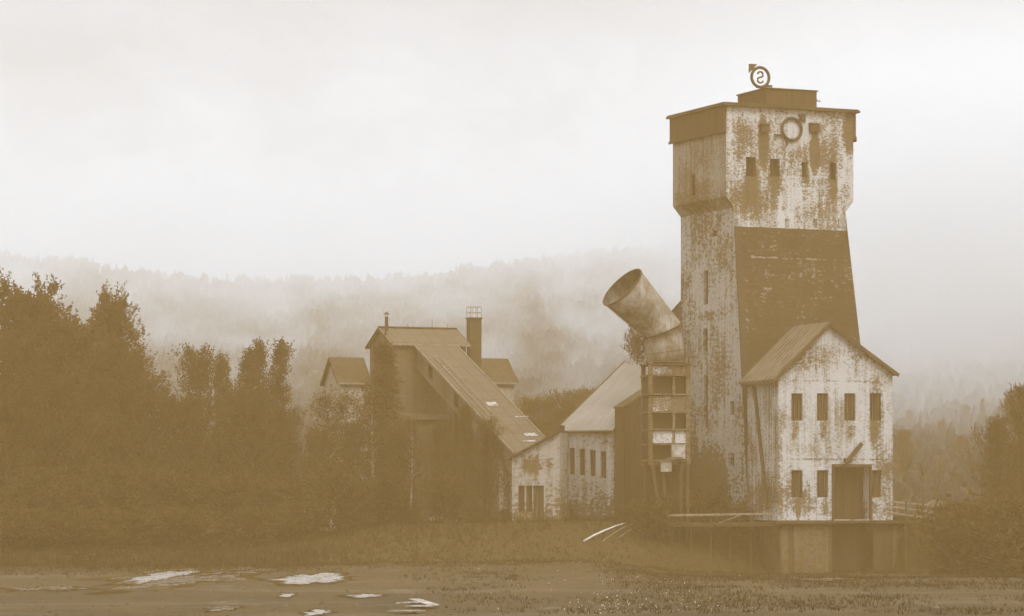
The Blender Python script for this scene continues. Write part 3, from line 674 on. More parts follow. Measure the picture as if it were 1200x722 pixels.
def sorting_house():
    fr = Frame(461, 262, 20)
    T = empty('sorting_house', (fr.X0, fr.Y0, 0), fr.a, 'tall grey rendered sorting house with seamed sheet roof, lower wings and a stack', 'building')
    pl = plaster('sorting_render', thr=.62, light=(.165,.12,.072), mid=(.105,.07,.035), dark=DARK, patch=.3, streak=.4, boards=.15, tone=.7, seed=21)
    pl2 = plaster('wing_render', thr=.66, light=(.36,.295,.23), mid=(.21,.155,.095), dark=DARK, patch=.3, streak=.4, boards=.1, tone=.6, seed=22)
    zg = 1.5
    def block(u0, u1, v0, v1, ze, zr, mat, rmat, o=.3, nm='wall', holes=()):
        vm = (v0+v1)/2
        w = MB(); w.wall('u', v0, u0, u1, zg, ze, holes, .3, 1)
        for u_ in (u0, u1): w.poly((u_,v0,zg),(u_,v1,zg),(u_,v1,ze),(u_,vm,zr),(u_,v0,ze))
        w.poly((u0,v1,zg),(u1,v1,zg),(u1,v1,ze),(u0,v1,ze)); wo = w.build(nm, mat, T)
        s = (zr-ze)/(vm-v0)
        r = MB(); t = .14
        r.slab([(u0-o,v0-o,ze-o*s+t),(u1+o,v0-o,ze-o*s+t),(u1+o,vm,zr+t),(u0-o,vm,zr+t)], (0,0,1), .12)
        r.slab([(u0-o,vm+.003,zr+t),(u1+o,vm+.003,zr+t),(u1+o,v1+o,ze-o*s+t),(u0-o,v1+o,ze-o*s+t)], (0,0,1), .12)
        ro = r.build('roof', rmat, T)
        f = MB(); f.bar((u0-o,v0-o-.05,ze-o*s+.06),(u1+o,v0-o-.05,ze-o*s+.06),.07,.15); f.build('gutter', M['timber_grey'], ro)
        for u_ in (u0-o-.03, u1+o+.03):
            b = MB(); b.bar((u_,v0-o,ze-o*s+.05),(u_,vm,zr+.05),.05,.2); b.bar((u_,vm,zr+.05),(u_,v1+o,ze-o*s+.05),.05,.2); b.build('bargeboard', M['timber_dark'], ro)
        return ro
    U = fr.u(546); V = fr.v(433.5); ze = fr.z(403); zr = fr.z(386, 0, V/2)
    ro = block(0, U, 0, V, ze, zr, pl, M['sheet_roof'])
    rv = MB(); rv.bar((-.3,V/2,zr+.2),(U+.3,V/2,zr+.2),.25,.12); rv.build('ridge_cap', M['roof_dark'], ro)
    for u_ in (.6, 2.4, 4.6, 6.0):
        a = MB(); a.bar((u_,V/2,zr+.2),(u_,V/2,zr+.2+(.75 if u_ == 4.6 else .35)),.035,.035); a.build('roof_rod', M['iron'], ro)
    # left wing
    def wing(px0, px1, pyE, pyR, V0, depth, mat):
        ua = fr.u(px0, V0); ub = fr.u(px1, V0); za = fr.z(pyE, ua, V0); zb = fr.z(pyR, ua, V0+depth/2)
        return block(ua, ub, V0, V0+depth, za, zb, mat, M['roof_dark'], .28, 'wing_wall')
    wing(398.5, 431, 447, 420.5, 3.2, 4.7, pl2)
    wing(563, 602.5, 447, 421.5, 5.8, 5.2, pl2)
    # stack and stove pipe
    uc = fr.u(555.5, 4.0); z0 = 8; z1 = fr.z(374, uc, 4)
    c = MB(); c.box(uc-.52,uc+.52,3.5,4.5,z0,z1); ch = c.build('chimney', M['brick_dark'], T)
    c = MB(); c.box(uc-.6,uc+.6,3.42,4.58,z1+.003,z1+.12); c.build('chimney_cap', M['brick_dark'], ch)
    g = MB(); zt = fr.z(360, uc, 4)
    for x in (-.5, 0, .5):
        for y in (3.5, 4.5): g.bar((uc+x,y,z1+.12),(uc+x,y,zt),.035,.035)
    for z_ in (z1+.55, zt):
        for y in (3.5, 4.5): g.bar((uc-.5,y,z_),(uc+.5,y,z_),.035,.035)
        for x in (-.5,.5): g.bar((uc+x,3.5,z_),(uc+x,4.5,z_),.035,.035)
    g.build('cage', M['timber_grey'], ch)
    up = fr.u(453, V*.4); p = MB(); p.tube([(up,V*.4,ze-1),(up,V*.4,fr.z(371,up,V*.4))], .15, 10); pp = p.build('stove_pipe', M['iron'], T)
    z_ = fr.z(371,up,V*.4); p = MB(); p.tube([(up,V*.4,z_+.18),(up,V*.4,z_+.42)], .30, 10, .02); p.bar((up-.1,V*.4,z_),(up-.1,V*.4,z_+.2),.03,.03); p.bar((up+.1,V*.4,z_),(up+.1,V*.4,z_+.2),.03,.03); p.build('pipe_cowl', M['iron'], pp)
    a = MB(); a.bar((uc-.5,4,z1-1.6),(uc-2.6,3.2,z1-1.6),.035,.035); a.build('stay_rod', M['iron'], ch)
    # sloping gallery
    u1 = fr.u(488); u2 = fr.u(531)
    zA = fr.z(405, u1); 
    k = (604-600)/F; X = fr.X0+u1*fr.c; Y = fr.Y0+u1*fr.s      # solve the lower end
    Lg = (k*Y-X)/(fr.s+k*fr.c)
    zB = fr.z(531, u1, -Lg); h = 2.0; hB = 1.7
    org = fr.world(u1, -Lg, 0)
    G = empty('sloping_gallery', (org.x, org.y, 0), fr.a, 'long sloping conveyor gallery with a patched sheet roof running down from the sorting house', 'gallery')
    W = u2-u1; gs = (zA-zB)/Lg
    def zz(v): return zB+gs*v
    # local v runs from 0 (lower end) to Lg (upper end)
    tot = Lg
    wins = [(tot*(1-.155), .9), (tot*(1-.425), .9)]
    m = MB()
    # left side in strips with window gaps
    vs = sorted([0, Lg-.02]+[x for c_, w_ in wins for x in (c_-w_/2-.1, c_+w_/2+.1)])
    for a_, b_ in zip(vs, vs[1:]):
        md = (a_+b_)/2
        if any(abs(md-c_) < w_/2 for c_, w_ in wins):
            m.poly((0,a_,zz(a_)-h),(0,b_,zz(b_)-h),(0,b_,zz(b_)-1.45),(0,a_,zz(a_)-1.45)); m.poly((0,a_,zz(a_)-.4),(0,b_,zz(b_)-.4),(0,b_,zz(b_)),(0,a_,zz(a_)))
        else: m.poly((0,a_,zz(a_)-h),(0,b_,zz(b_)-h),(0,b_,zz(b_)),(0,a_,zz(a_)))
    m.poly((W,0,zz(0)-h),(W,Lg,zz(Lg)-h),(W,Lg,zz(Lg)),(W,0,zz(0)))
    m.poly((0,0,zz(0)-h),(W,0,zz(0)-h),(W,Lg,zz(Lg)-h),(0,Lg,zz(Lg)-h)); m.poly((0,0,zz(0)-h),(W,0,zz(0)-h),(W,0,zz(0)),(0,0,zz(0)))
    m.build('wall', plaster('gallery_render', thr=.58, light=(.175,.128,.08), mid=(.115,.078,.042), dark=DARK, patch=.5, streak=.2, boards=.2, tone=.7, seed=25), G)
    for c_, w_ in wins:
        p = MB(); a_, b_ = c_-w_/2-.1, c_+w_/2+.1
        p.hexa([(.25,a_,zz(a_)-1.5),(.3,a_,zz(a_)-1.5),(.3,b_,zz(b_)-1.5),(.25,b_,zz(b_)-1.5)],[(.25,a_,zz(a_)-.35),(.3,a_,zz(a_)-.35),(.3,b_,zz(b_)-.35),(.25,b_,zz(b_)-.35)]); p.build('window', M['interior_shade'], G)
    r = MB(); r.slab([(-.25,-.3,zz(-.3)+.14),(W+.25,-.3,zz(-.3)+.14),(W+.25,Lg+.0,zz(Lg)+.14),(-.25,Lg,zz(Lg)+.14)], (0,0,1), .11); rr = r.build('roof', M['sheet_roof'], G)
    e = MB(); e.bar((-.28,-.3,zz(-.3)+.1),(-.28,Lg,zz(Lg)+.1),.06,.18); e.bar((W+.28,-.3,zz(-.3)+.1),(W+.28,Lg,zz(Lg)+.1),.06,.18); e.build('verge', M['timber_grey'], rr)
    rnd = random.Random(4)
    for t_, x_, w_, l_ in ((.40,1.3,.9,.9),(.13,2.1,1.0,.7),(.08,1.4,1.1,.35),(.30,2.7,1.2,.25),(.25,.5,.5,1.4),(.62,.9,.5,.9),(.18,.7,.5,.8)):
        v_ = t_*Lg; s_ = MB(); s_.slab([(x_,v_,zz(v_)+.175),(x_+w_,v_+.1,zz(v_+.1)+.18),(x_+w_,v_+l_,zz(v_+l_)+.18),(x_,v_+l_-.1,zz(v_+l_-.1)+.175)], (0,0,1), .025); s_.build('loose_sheet', M['board_grey'] if t_ in (.40,.13,.08,.30) else M['roof_dark'], rr)
    ld = MB()
    for x_ in (.45, 1.0): ld.bar((x_,.30*Lg,zz(.30*Lg)+.24),(x_,.86*Lg,zz(.86*Lg)+.24),.06,.05)
    k_ = .30*Lg
    while k_ < .86*Lg: ld.bar((.45,k_,zz(k_)+.25),(1.0,k_,zz(k_)+.25),.05,.05); k_ += .42
    ld.build('roof_ladder', M['timber_grey'], rr)
    for t_ in (.3, .62):
        for x_ in (.3, W-.3):
            l = MB(); l.box(x_-.18,x_+.18,t_*Lg-.2,t_*Lg+.2,1.2,zz(t_*Lg-.25)-h); l.build('leg', M['brick_dark'], G)
    # lower block under the gallery
    q = Frame(487, 256, 20); B = empty('lower_block', (q.X0, q.Y0, 0), q.a, 'dim lower block under the sloping gallery, half hidden by trees', 'building')
    bu = q.u(585); zt = q.z(492)
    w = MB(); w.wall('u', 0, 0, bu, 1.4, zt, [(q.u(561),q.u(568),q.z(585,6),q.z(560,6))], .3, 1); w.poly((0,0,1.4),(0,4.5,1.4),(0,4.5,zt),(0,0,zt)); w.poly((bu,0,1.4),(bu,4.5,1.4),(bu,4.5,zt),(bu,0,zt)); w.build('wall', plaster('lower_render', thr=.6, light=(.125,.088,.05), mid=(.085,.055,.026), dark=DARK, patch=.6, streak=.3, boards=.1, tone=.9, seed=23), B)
    r = MB(); r.slab([(-.2,-.3,zt+.05),(bu+.2,-.3,zt+.05),(bu+.2,4.5,zt+.7),(-.2,4.5,zt+.7)], (0,0,1), .04); r.build('roof', M['roof_dark'], B)
    window(B, 'u', 0, q.u(561), q.u(568), q.z(585,6), q.z(560,6), 1, 1)

# ------------------------------------------------------------------ small things on the bank
def on_ground(px, py):
    Y = 100.0
    while Y < 400:
        X = (px-600)/F*Y; z = ZE+(HY-py)/F*Y
        if hgt(X, Y) >= z: break
        Y += .1
    return Vector((X, Y, hgt(X, Y)))

def bank_things():
    # railing / timber run on the right of the house
    T = empty('timber_railing', P(1046, 600, 233), 0, 'long weathered timber railing running down to the right of the gabled house', 'railing')
    o = P(1046, 600, 233)
    for (y0, y1, px1) in ((588,600,1172),(594,609,1160),(601,617,1146)):
        r = MB(); a = P(1047,y0,233)-o; b = P(px1,y1,230)-o; r.bar(a,b,.1,.13); r.build('rail', M['timber_grey'], T)
    r = MB(); r.bar(P(1075,604,232.5)-o, P(1150,614,230.2)-o, .1, .09); r.build('rail', M['timber_grey'], T)
    r = MB(); r.bar(P(1140,598,229.5)-o, P(1205,607,228.5)-o, .1, .1); r.build('rail', M['timber_grey'], T)
    for px in (1062,1082,1103,1124,1145,1160):
        t = (px-1047)/125; p = P(px,587+12*t,232.8-3*t)-o; g = hgt((p+o).x,(p+o).y)-o.z-.2
        m = MB(); m.bar((p.x,p.y+.13,g),(p.x,p.y+.13,p.z+.08),.13,.13); m.build('post', M['timber_dark'], T)
    # arched cover behind it
    c = P(1098, 596, 246); T = empty('arched_cover', (c.x,c.y,hgt(c.x,c.y)-.1), 0, 'small pale arched concrete cover behind the timber railing', 'cover')
    h0 = c.z-hgt(c.x,c.y)+.1
    m = MB(); prof = [(-.75,0),(.75,0),(.75,h0)]+[(.75*math.cos(R(a)), h0+.65*math.sin(R(a))) for a in range(15,180,15)]+[(-.75,h0)]
    m.prism(prof, 'v', 0, 1.6); m.build('shell', plaster('cover_concrete', thr=.6, light=(.24,.18,.12), tone=.6, seed=30), T)
    m = MB(); m.box(-.45,.45,-.04,-.003,.1,h0+.15); m.build('hatch', M['timber_dark'], T)
    # plank stage between the pier and the house
    a = P(782, 606, 233.5); T = empty('plank_stage', a, 0, 'low plank stage with a loose diagonal board between the chute pier and the gabled house', 'stage')
    for (x0,y0,x1,y1) in ((782,604,906,602),(782,614,912,613)):
        m = MB(); m.bar(P(x0,y0,233.5)-a, P(x1,y1,232.3)-a, .14, .16); m.build('rail', M['brick_dark'] if y0 > 610 else M['timber_grey'], T)
    m = MB(); p, q = P(782,616,233.6)-a, P(912,615,232.2)-a
    m.hexa([p+Vector((0,-.1,-.1)),q+Vector((0,-.1,-.1)),q+Vector((0,2.0,-.1)),p+Vector((0,2.0,-.1))],[p+Vector((0,-.1,0)),q+Vector((0,-.1,0)),q+Vector((0,2.0,0)),p+Vector((0,2.0,0))]); m.build('deck', M['timber_dark'], T)
    m = MB(); m.bar(P(842,613,233)-a, P(872,602,232.6)-a, .25, .07); m.build('loose_board', M['timber_grey'], T)
    for px in (788,810,833,856,880,903):
        p = P(px,603,233.7)-a; g = hgt((p+a).x,(p+a).y)-a.z-.3
        m = MB(); m.bar((p.x,p.y,g),(p.x,p.y,p.z),.14,.14); m.build('post', M['timber_dark'], T)
    # pale poles lying on the slope
    for (x0,y0,x1,y1,r,lab,mat) in ((684,637,733,625,.085,'pale bare pole lying on the bank below the engine house, brightest of three','timber_pale'),
                               (706,637,745,621,.05,'thin greyish pole lying just below the brightest pale pole','timber_grey'),
                               (726,632,766,617,.06,'dull pole pointing up the bank towards the pier legs','timber_grey')):
        a = on_ground(x0,y0)+Vector((0,0,.16)); b = P(x1,y1,a.y+3.2); gb = hgt(b.x,b.y)+.1; b.z = max(b.z, gb)
        m = MB(); n = 8; rnd = random.Random(x0)
        m.tube([a.lerp(b,i/n)+Vector((0,0,rnd.uniform(-.03,.03)+.12*math.sin(i/n*3.1))) for i in range(n+1)], r, 7, r*.55)
        tag(m.build('bare_pole', M[mat]), lab, 'pole', 'poles lying on the bank')
    # pale boards lying at the edge of the yard
    for i, (x0,y0,x1,y1,w,lab) in enumerate(((472,707,492,708,.32,'short pale board lying flat in the mud, second from the back of four'),
                               (486,704,509,711,.16,'narrow pale board slanting behind the other boards in the mud'),
                               (480,712,510,713,.34,'widest pale board lying flat in the mud'),
                               (464,719,490,719,.28,'pale muddy board nearest to the camera at the bottom edge'))):
        a = on_ground(x0,y0); b = on_ground(x1,y1); d = (b-a); d.z = 0; d.normalize(); s = Vector((-d.y,d.x,0))*w*1.6
        za = max(hgt(a.x,a.y),hgt(b.x,b.y))+.05+.015*i
        q = [(a.x-s.x,a.y-s.y,za),(b.x-s.x,b.y-s.y,za+.03),(b.x+s.x*.8,b.y+s.y*.8,za+.03),(a.x+s.x,a.y+s.y,za)]
        m = MB(); m.slab(q,(0,0,1),.05); tag(m.build('board', M['board_grey']), lab, 'board', 'boards lying in the mud')
    # rubble pile
    a = on_ground(515, 607); rnd = random.Random(9); m = MB()
    for k in range(46):
        x, y = rnd.gauss(0,1.1), rnd.gauss(0,.5); s = rnd.uniform(.08,.3); z_ = max(0,.55-.3*abs(x)-.4*abs(y))+rnd.uniform(-.05,.1)
        rot = Matrix.Rotation(rnd.uniform(0,3),3,Vector((rnd.random(),rnd.random(),rnd.random()+.1)).normalized())
        c = [Vector((i*s*rnd.uniform(.7,1.2),j*s*.7,l*s*.6)) for i,j,l in ((-1,-1,-1),(1,-1,-1),(1,1,-1),(-1,1,-1),(-1,-1,1),(1,-1,1),(1,1,1),(-1,1,1))]
        c = [rot@v+Vector((x,y,z_)) for v in c]; m.hexa(c[:4],c[4:])
    o_ = m.build('rubble', rough_mat('rubble', (.12,.08,.04), (.5,.43,.35), 1.2, lo=.45, hi=.62)); o_.location = P(515,606,244); o_.location.z = hgt(o_.location.x,o_.location.y)
    tag(o_, 'low heap of pale broken rubble below the lower block', 'rubble', kind='stuff')

# ------------------------------------------------------------------ vegetation
def leaf(mb, p, s, rnd, up=.0):
    d = Vector((rnd.gauss(0,1), rnd.gauss(0,1), rnd.gauss(0,1)+up)).normalized()
    a = d.cross(Vector((rnd.gauss(0,1), rnd.gauss(0,1), rnd.gauss(0,1)))).normalized()
    l = s*rnd.uniform(.7,1.3); w = l*rnd.uniform(.35,.6)
    b = len(mb.v)
    mb.v += [tuple(p-d*l*.5), tuple(p+a*w*.5+d*l*.05), tuple(p+d*l*.5), tuple(p-a*w*.5-d*l*.05)]
    mb.f.append((b,b+1,b+2,b+3))

def tree_mesh(seed, H, prof, nlimb, rise, spray, leafs, size, lean=(0,0), clear=.08, droop=0.0, scat=.2, plume=.8, shoots=0, slen=1.6):
    """tapered trunk, limbs, leaf sprays along the limbs and feathery leading shoots. prof: (height fraction, radius)"""
    rnd = random.Random(seed); tk = MB(); cr = MB()
    def ax(t): return Vector((lean[0]*t*t+.25*math.sin(3*t+seed), lean[1]*t*t+.2*math.sin(2.3*t+seed*2), H*t))
    tk.tube([ax(t/10) for t in range(11)], .014*H+.05, 8, .02)
    tips = []
    for i in range(nlimb):
        t = clear+(1-clear)*((i+rnd.random())/nlimb)**.9
        t = min(t*.965, .95)
        r = lerp_tab(prof, t)*rnd.choice((.5,.75,.9,1.0,1.1,1.25))
        az = i*2.399+rnd.uniform(-.6,.6)
        a = ax(t); el = rise*rnd.uniform(.8,1.1)+.35*t
        out = Vector((math.cos(az), math.sin(az), 0))
        n = 5; pts = []
        for k in range(n+1):
            q = k/n
            p = a+out*r*q+Vector((0,0,math.tan(min(el,1.3))*r*q*(.5+.5*q)-droop*r*q*q))
            p += Vector((rnd.gauss(0,.05),rnd.gauss(0,.05),rnd.gauss(0,.05)))*r
            pts.append(p)
        tk.tube(pts, max(.02,.018*r+.02), 4, .01, False)
        tips.append((pts[-1], (pts[-1]-pts[-2]).normalized(), t))
        for k in range(1, n+1):
            m = max(2, int(spray*(.6+.6*k/n)*rnd.uniform(.6,1.3)))
            for _ in range(m):
                sd = scat*r*(1.1-.7*k/n)+scat*.6
                tw = pts[k]+Vector((rnd.gauss(0,sd),rnd.gauss(0,sd),rnd.gauss(0,sd*.8)))
                nl = max(3, int(leafs*rnd.uniform(.5,1.4)))
                dr = (tw-a).normalized() if (tw-a).length > .1 else Vector((0,0,1))
                dr = (dr+Vector((rnd.gauss(.15,.3),rnd.gauss(0,.3),rnd.gauss(.35-droop,.3)))).normalized()
                for j in range(nl):
                    q = j/nl; wd = .12*(1.15-q)
                    leaf(cr, tw+dr*(q*plume)+Vector((rnd.gauss(0,wd),rnd.gauss(0,wd),rnd.gauss(0,wd))), size*(1-.35*q), rnd, .3)
    tips.sort(key=lambda x: -x[2]); tips = tips[:max(1, int(len(tips)*.65))]
    for i in range(shoots):          # feathery shoots that make the ragged outline
        p, d, t = rnd.choice(tips)
        d = (d*.6+Vector((rnd.gauss(.12,.22),rnd.gauss(0,.22),.75))).normalized(); L = slen*rnd.uniform(.45,1.2)
        p = p-d*.3; bend = Vector((rnd.gauss(.25,.25),rnd.gauss(0,.2),-.1))
        nl = int(26*L)
        tk.tube([p, p+d*L*.5+bend*.12*L, p+d*L+bend*.5*L], .018, 4, .006, False)
        for j in range(nl):
            q = (j+rnd.random())/nl; c = p+d*L*q+bend*.5*L*q*q; wd = .17*(1-q)+.035
            leaf(cr, c+Vector((rnd.gauss(0,wd),rnd.gauss(0,wd),rnd.gauss(0,wd))), size*.72*(1-.3*q), rnd, .8)
    for k in range(46):     # leader
        t = rnd.uniform(.86, 1.04); w_ = .02+.9*(1.04-t); leaf(cr, ax(t)+Vector((rnd.gauss(0,w_),rnd.gauss(0,w_),0)), size*.8, rnd, 1.0)
    return tk, cr

KINDS = {}
def tree_kinds():
    K = {}
    oval = [(0,.6),(.12,2.6),(.35,3.9),(.6,3.4),(.8,2.1),(.93,1.0),(1,.3)]
    broad = [(0,1.2),(.1,3.6),(.3,4.6),(.55,4.0),(.78,2.3),(.93,1.0),(1,.3)]
    K['ash'] = (tree_mesh(3, 18, [(0,.6),(.12,2.4),(.35,3.6),(.6,3.1),(.78,2.3),(.92,1.3),(1,.3)], 100, .62, 6, 10, .36, (1.0,0), shoots=80, slen=2.0), 'leaf_dark', 'bark')
    K['maple'] = (tree_mesh(8, 15, [(0,1.2),(.1,3.4),(.3,4.4),(.55,3.7),(.78,2.1),(.93,.9),(1,.2)], 92, .5, 5, 9, .30, (.4,0), shoots=60, slen=1.4), 'leaf_dark', 'bark')
    K['willow'] = (tree_mesh(14, 12, [(0,1.6),(.15,3.2),(.4,3.7),(.7,2.6),(.9,1.4),(1,.3)], 80, .55, 5, 9, .28, (.3,0), shoots=55, slen=1.2), 'leaf_mid', 'bark')
    K['poplar'] = (tree_mesh(21, 14, [(0,.3),(.1,.6),(.35,.75),(.6,.72),(.8,.45),(.93,.22),(1,.06)], 46, .85, 5, 9, .24, (.6,0), .08, scat=.2, plume=.6, shoots=30, slen=.9), 'leaf_dark', 'bark')
    K['birch'] = (tree_mesh(27, 12, [(0,.3),(.3,.7),(.5,1.6),(.75,1.3),(.92,.7),(1,.2)], 36, .7, 3, 8, .24, (.3,0), .36, .5, shoots=14, slen=.8), 'leaf_mid', 'birch_bark')
    K['spruce'] = (tree_mesh(33, 14, [(0,2.0),(.08,2.2),(.4,1.55),(.7,.9),(.9,.4),(1,.05)], 96, -.1, 4, 8, .26, (0,0), .05, .35, scat=.14, plume=.5), 'leaf_dark', 'bark')
    K['shrub'] = (tree_mesh(41, 3.2, [(0,.9),(.3,1.5),(.6,1.3),(.85,.7),(1,.3)], 32, .6, 4, 8, .22, (.1,0), .02, plume=.5, shoots=26, slen=.7), 'leaf_mid', 'bark')
    K['low_bush'] = (tree_mesh(45, 1.7, [(0,1.0),(.3,1.4),(.6,1.2),(1,.4)], 24, .5, 4, 8, .2, (.1,0), .02, plume=.4, shoots=26, slen=.5), 'leaf_mid', 'bark')
    for k, ((tk, cr), lm, bm) in K.items():
        nm = {'shrub':'shrub','low_bush':'bush'}.get(k, k+'_tree')
        o = empty(nm, (0,0,0)); tk.build('trunk', M[bm], o); cr.build('crown', M[lm], o)
        H = {'ash':18,'maple':15,'willow':12,'poplar':14,'birch':12,'spruce':14,'shrub':3.2,'low_bush':1.7}[k]
        KINDS[k] = [o, H, False]

def plant(kind, px, pyt, Y, wide=1.0, label='', cat='tree', group='trees around the mine', rz=None, seed=0):
    rec = KINDS[kind]
    o = rec[0] if not rec[2] else copy_tree(rec[0])
    rec[2] = True
    X = (px-600)/F*Y; g = hgt(X, Y)-.1
    zt = ZE+(HY-pyt)/F*Y; s = (zt-g)/rec[1]
    o.location = (X, Y, g); o.scale = (s*wide, s*wide, s); o.rotation_euler = (0,0,rz if rz is not None else (px*.37+Y) % 6.28)
    tag(o, label, cat, group); return o

def vegetation():
    tree_kinds()
    L = [
     # left wood
     ('ash',40,350,252,1.15,'tallest feathery tree at the far left, its ragged top against the misty hill'),
     ('ash',128,362,255,.82,'second tallest feathery tree, its narrow tip leaning right of the tallest'),
     ('maple',88,388,250,.95,'dense dark tree filling the gap between the two tallest left trees'),
     ('maple',12,395,247,1.05,'dense dark tree cut by the left edge of the picture'),
     ('spruce',120,356,254,1.3,'pointed dark tree just left of the second tallest feathery tree'),
     ('spruce',50,342,253,1.2,'pointed dark tree standing just right of the tallest feathery tree'),
     ('maple',150,415,251,.9,'dark tree below and right of the second tallest, its side stepping down to the right'),
     ('willow',165,452,248,.8,'rounded dark tree at the right foot of the left wood'),
     ('willow',70,450,243,1.1,'low dark tree in front of the two tallest left trees'),
     ('willow',8,470,241,1.1,'low dark tree at the left edge in front of the wood'),
     ('shrub',128,560,236,1.3,'tall shrub along the front of the left wood, below the second tallest tree'),
     ('shrub',50,565,234,1.4,'tall shrub along the front of the left wood, nearest the left edge'),
     # poplar group
     ('willow',232,424,256,.62,'bushy tree left of the poplars with a blunt rounded top'),
     ('poplar',262,418,257,1.0,'shortest poplar, leftmost of the poplar row'),
     ('poplar',287,411,258,.95,'slim poplar second from the left in the poplar row'),
     ('poplar',303,402,257,.9,'tallest poplar in the middle of the row'),
     ('poplar',325,402,256,1.0,'full poplar at the right end of the row'),
     ('willow',210,478,250,.95,'dark rounded tree between the left wood and the poplars'),
     ('willow',290,470,250,1.0,'dark rounded tree in front of the poplars'),
     ('willow',335,490,252,.75,'dark low tree right of the poplars, beside the sorting house trees'),
     ('shrub',200,565,238,1.4,'tall shrub below the gap between the left wood and the poplars'),
     ('shrub',265,570,239,1.4,'tall shrub in front below the shortest poplar'),
     ('shrub',330,575,240,1.4,'tall shrub in front below the poplar at the right end'),
     # in front of the sorting house
     ('spruce',446,397,252,1.25,'tall dark spruce standing close to the corner of the sorting house'),
     ('birch',380,462,251,1.0,'light leaved birch before the left wing of the sorting house'),
     ('birch',408,462,249,1.0,'pale stemmed birch left of the spruce'),
     ('birch',436,452,247,.9,'pale stemmed birch in front of the spruce'),
     ('willow',372,512,247,.72,'rounded tree at the left end of the sorting house'),
     ('willow',415,505,246,.8,'rounded tree at the foot of the birches'),
     ('willow',468,512,247,.75,'rounded tree right of the spruce, under the upper gallery'),
     ('birch',482,490,245,.8,'thin birch beneath the middle of the sloping gallery'),
     ('willow',516,506,244,.5,'small dark tree in front of the lower block under the gallery'),
     ('willow',596,530,242,.45,'small dark tree by the left corner of the low annex'),
     ('maple',546,478,243.5,.42,'dark tree covering the lower side of the sloping gallery'),
     ('willow',572,500,243,.55,'dark rounded tree at the lower end of the sloping gallery'),
     ('shrub',395,560,240,1.4,'tall shrub at the foot of the pale stemmed birches'),
     ('shrub',455,562,240,1.4,'tall shrub at the foot of the spruce'),
     ('shrub',520,566,240,1.1,'tall shrub in front of the lower block, left of its window'),
     # right edge
     ('maple',1199,456,246,.75,'dark rounded tree at the right edge of the picture'),
     ('willow',1165,500,247,.7,'pale flecked tree left of the dark tree at the right edge'),
     ('willow',1205,520,238,.8,'low dark tree in front at the right edge'),
     ('shrub',1172,574,240,1.0,'shrub behind the end of the timber railing'),
    ]
    for k, px, py, Y, w, lab in L:
        plant(k, px, py, Y, w, lab, 'shrub' if k == 'shrub' else 'tree', 'shrubs along the trees' if k == 'shrub' else 'trees around the mine')
    # bushes along the bank, told apart by what they stand below
    B = [(612,610,240,1.0,'bush below the windows of the low annex'),(640,612,239.5,1.0,'bush under the right end of the low annex'),(668,615,238.5,1.0,'bush under the left window of the engine house'),
         (692,614,238.5,1.1,'bush under the middle of the engine house wall'),(714,614,238,1.0,'bush under the right corner of the engine house'),(742,596,237,1.2,'bush between the engine house and the chute pier'),
         (765,600,234.5,1.1,'bush at the left foot of the chute pier'),(800,598,236,1.2,'bush at the right foot of the chute pier'),(832,588,236.5,1.3,'bush against the pale side of the tower'),
         (860,603,235.4,1.2,'bush at the near corner of the tower'),(590,602,240,1.2,'bush at the left corner of the low annex'),
         (560,600,240,1.2,'bush right of the rubble heap'),(480,600,239,1.3,'bush left of the rubble heap'),(420,600,238,1.4,'bush in front of the birches, close to the yard'),
         (350,604,236,1.5,'bush in front between poplars and birches'),(300,610,232,1.5,'bush at the edge of the yard below the tallest poplar'),(225,612,230,1.6,'bush at the edge of the yard left of the poplars'),
         (150,612,228,1.6,'bush at the edge of the yard below the left wood'),(85,612,228,1.7,'bush at the edge of the yard, second from the left edge'),(20,612,227,1.7,'bush at the edge of the yard by the left edge'),
         (1124,618,228.5,1.0,'bush below the middle of the timber railing'),(1165,614,227,1.4,'bush below the lower end of the timber railing'),(1195,610,226,1.3,'bush in the bottom corner by the right edge of the railing')]
    for px, py, Y, w, lab in B: plant('low_bush', px, py, Y, w, lab, 'bush', 'bushes along the bank')
    # shrub rooted on the engine house roof, behind the chute
    o = copy_tree(KINDS['low_bush'][0]); p = P(747, 424, 244.5); o.location = p+Vector((0,0,-.2)); o.scale = (.75,.75,1.15); o.rotation_euler = (0,0,1)
    tag(o, 'ragged bush growing on the engine house roof behind the chute', 'bush', 'bushes along the bank')
    # misty wood just behind the buildings
    rnd = random.Random(77); cnt = 0
    KX = [('maple',1066,482,362),('willow',1102,496,352),('maple',1132,476,366),('spruce',1152,466,364),('willow',1060,508,335),('maple',1185,468,340),('willow',1125,513,340),
          ('maple',625,470,300),('spruce',645,462,306),('willow',665,470,296),('maple',690,460,304),('spruce',712,456,310),('maple',605,482,298),
          ('spruce',1085,463,385),('spruce',1110,468,380),('maple',1050,480,390)]
    for k, px, py, Y in KX:
        side = 'right of the gabled house' if px > 1000 else ('seen between the sloping gallery and the engine house' if px > 600 else 'seen between the left wood and the sorting house')
        plant(k, px, py, Y, .95, 'misty background tree in the wood '+side, 'tree', 'misty trees '+side)

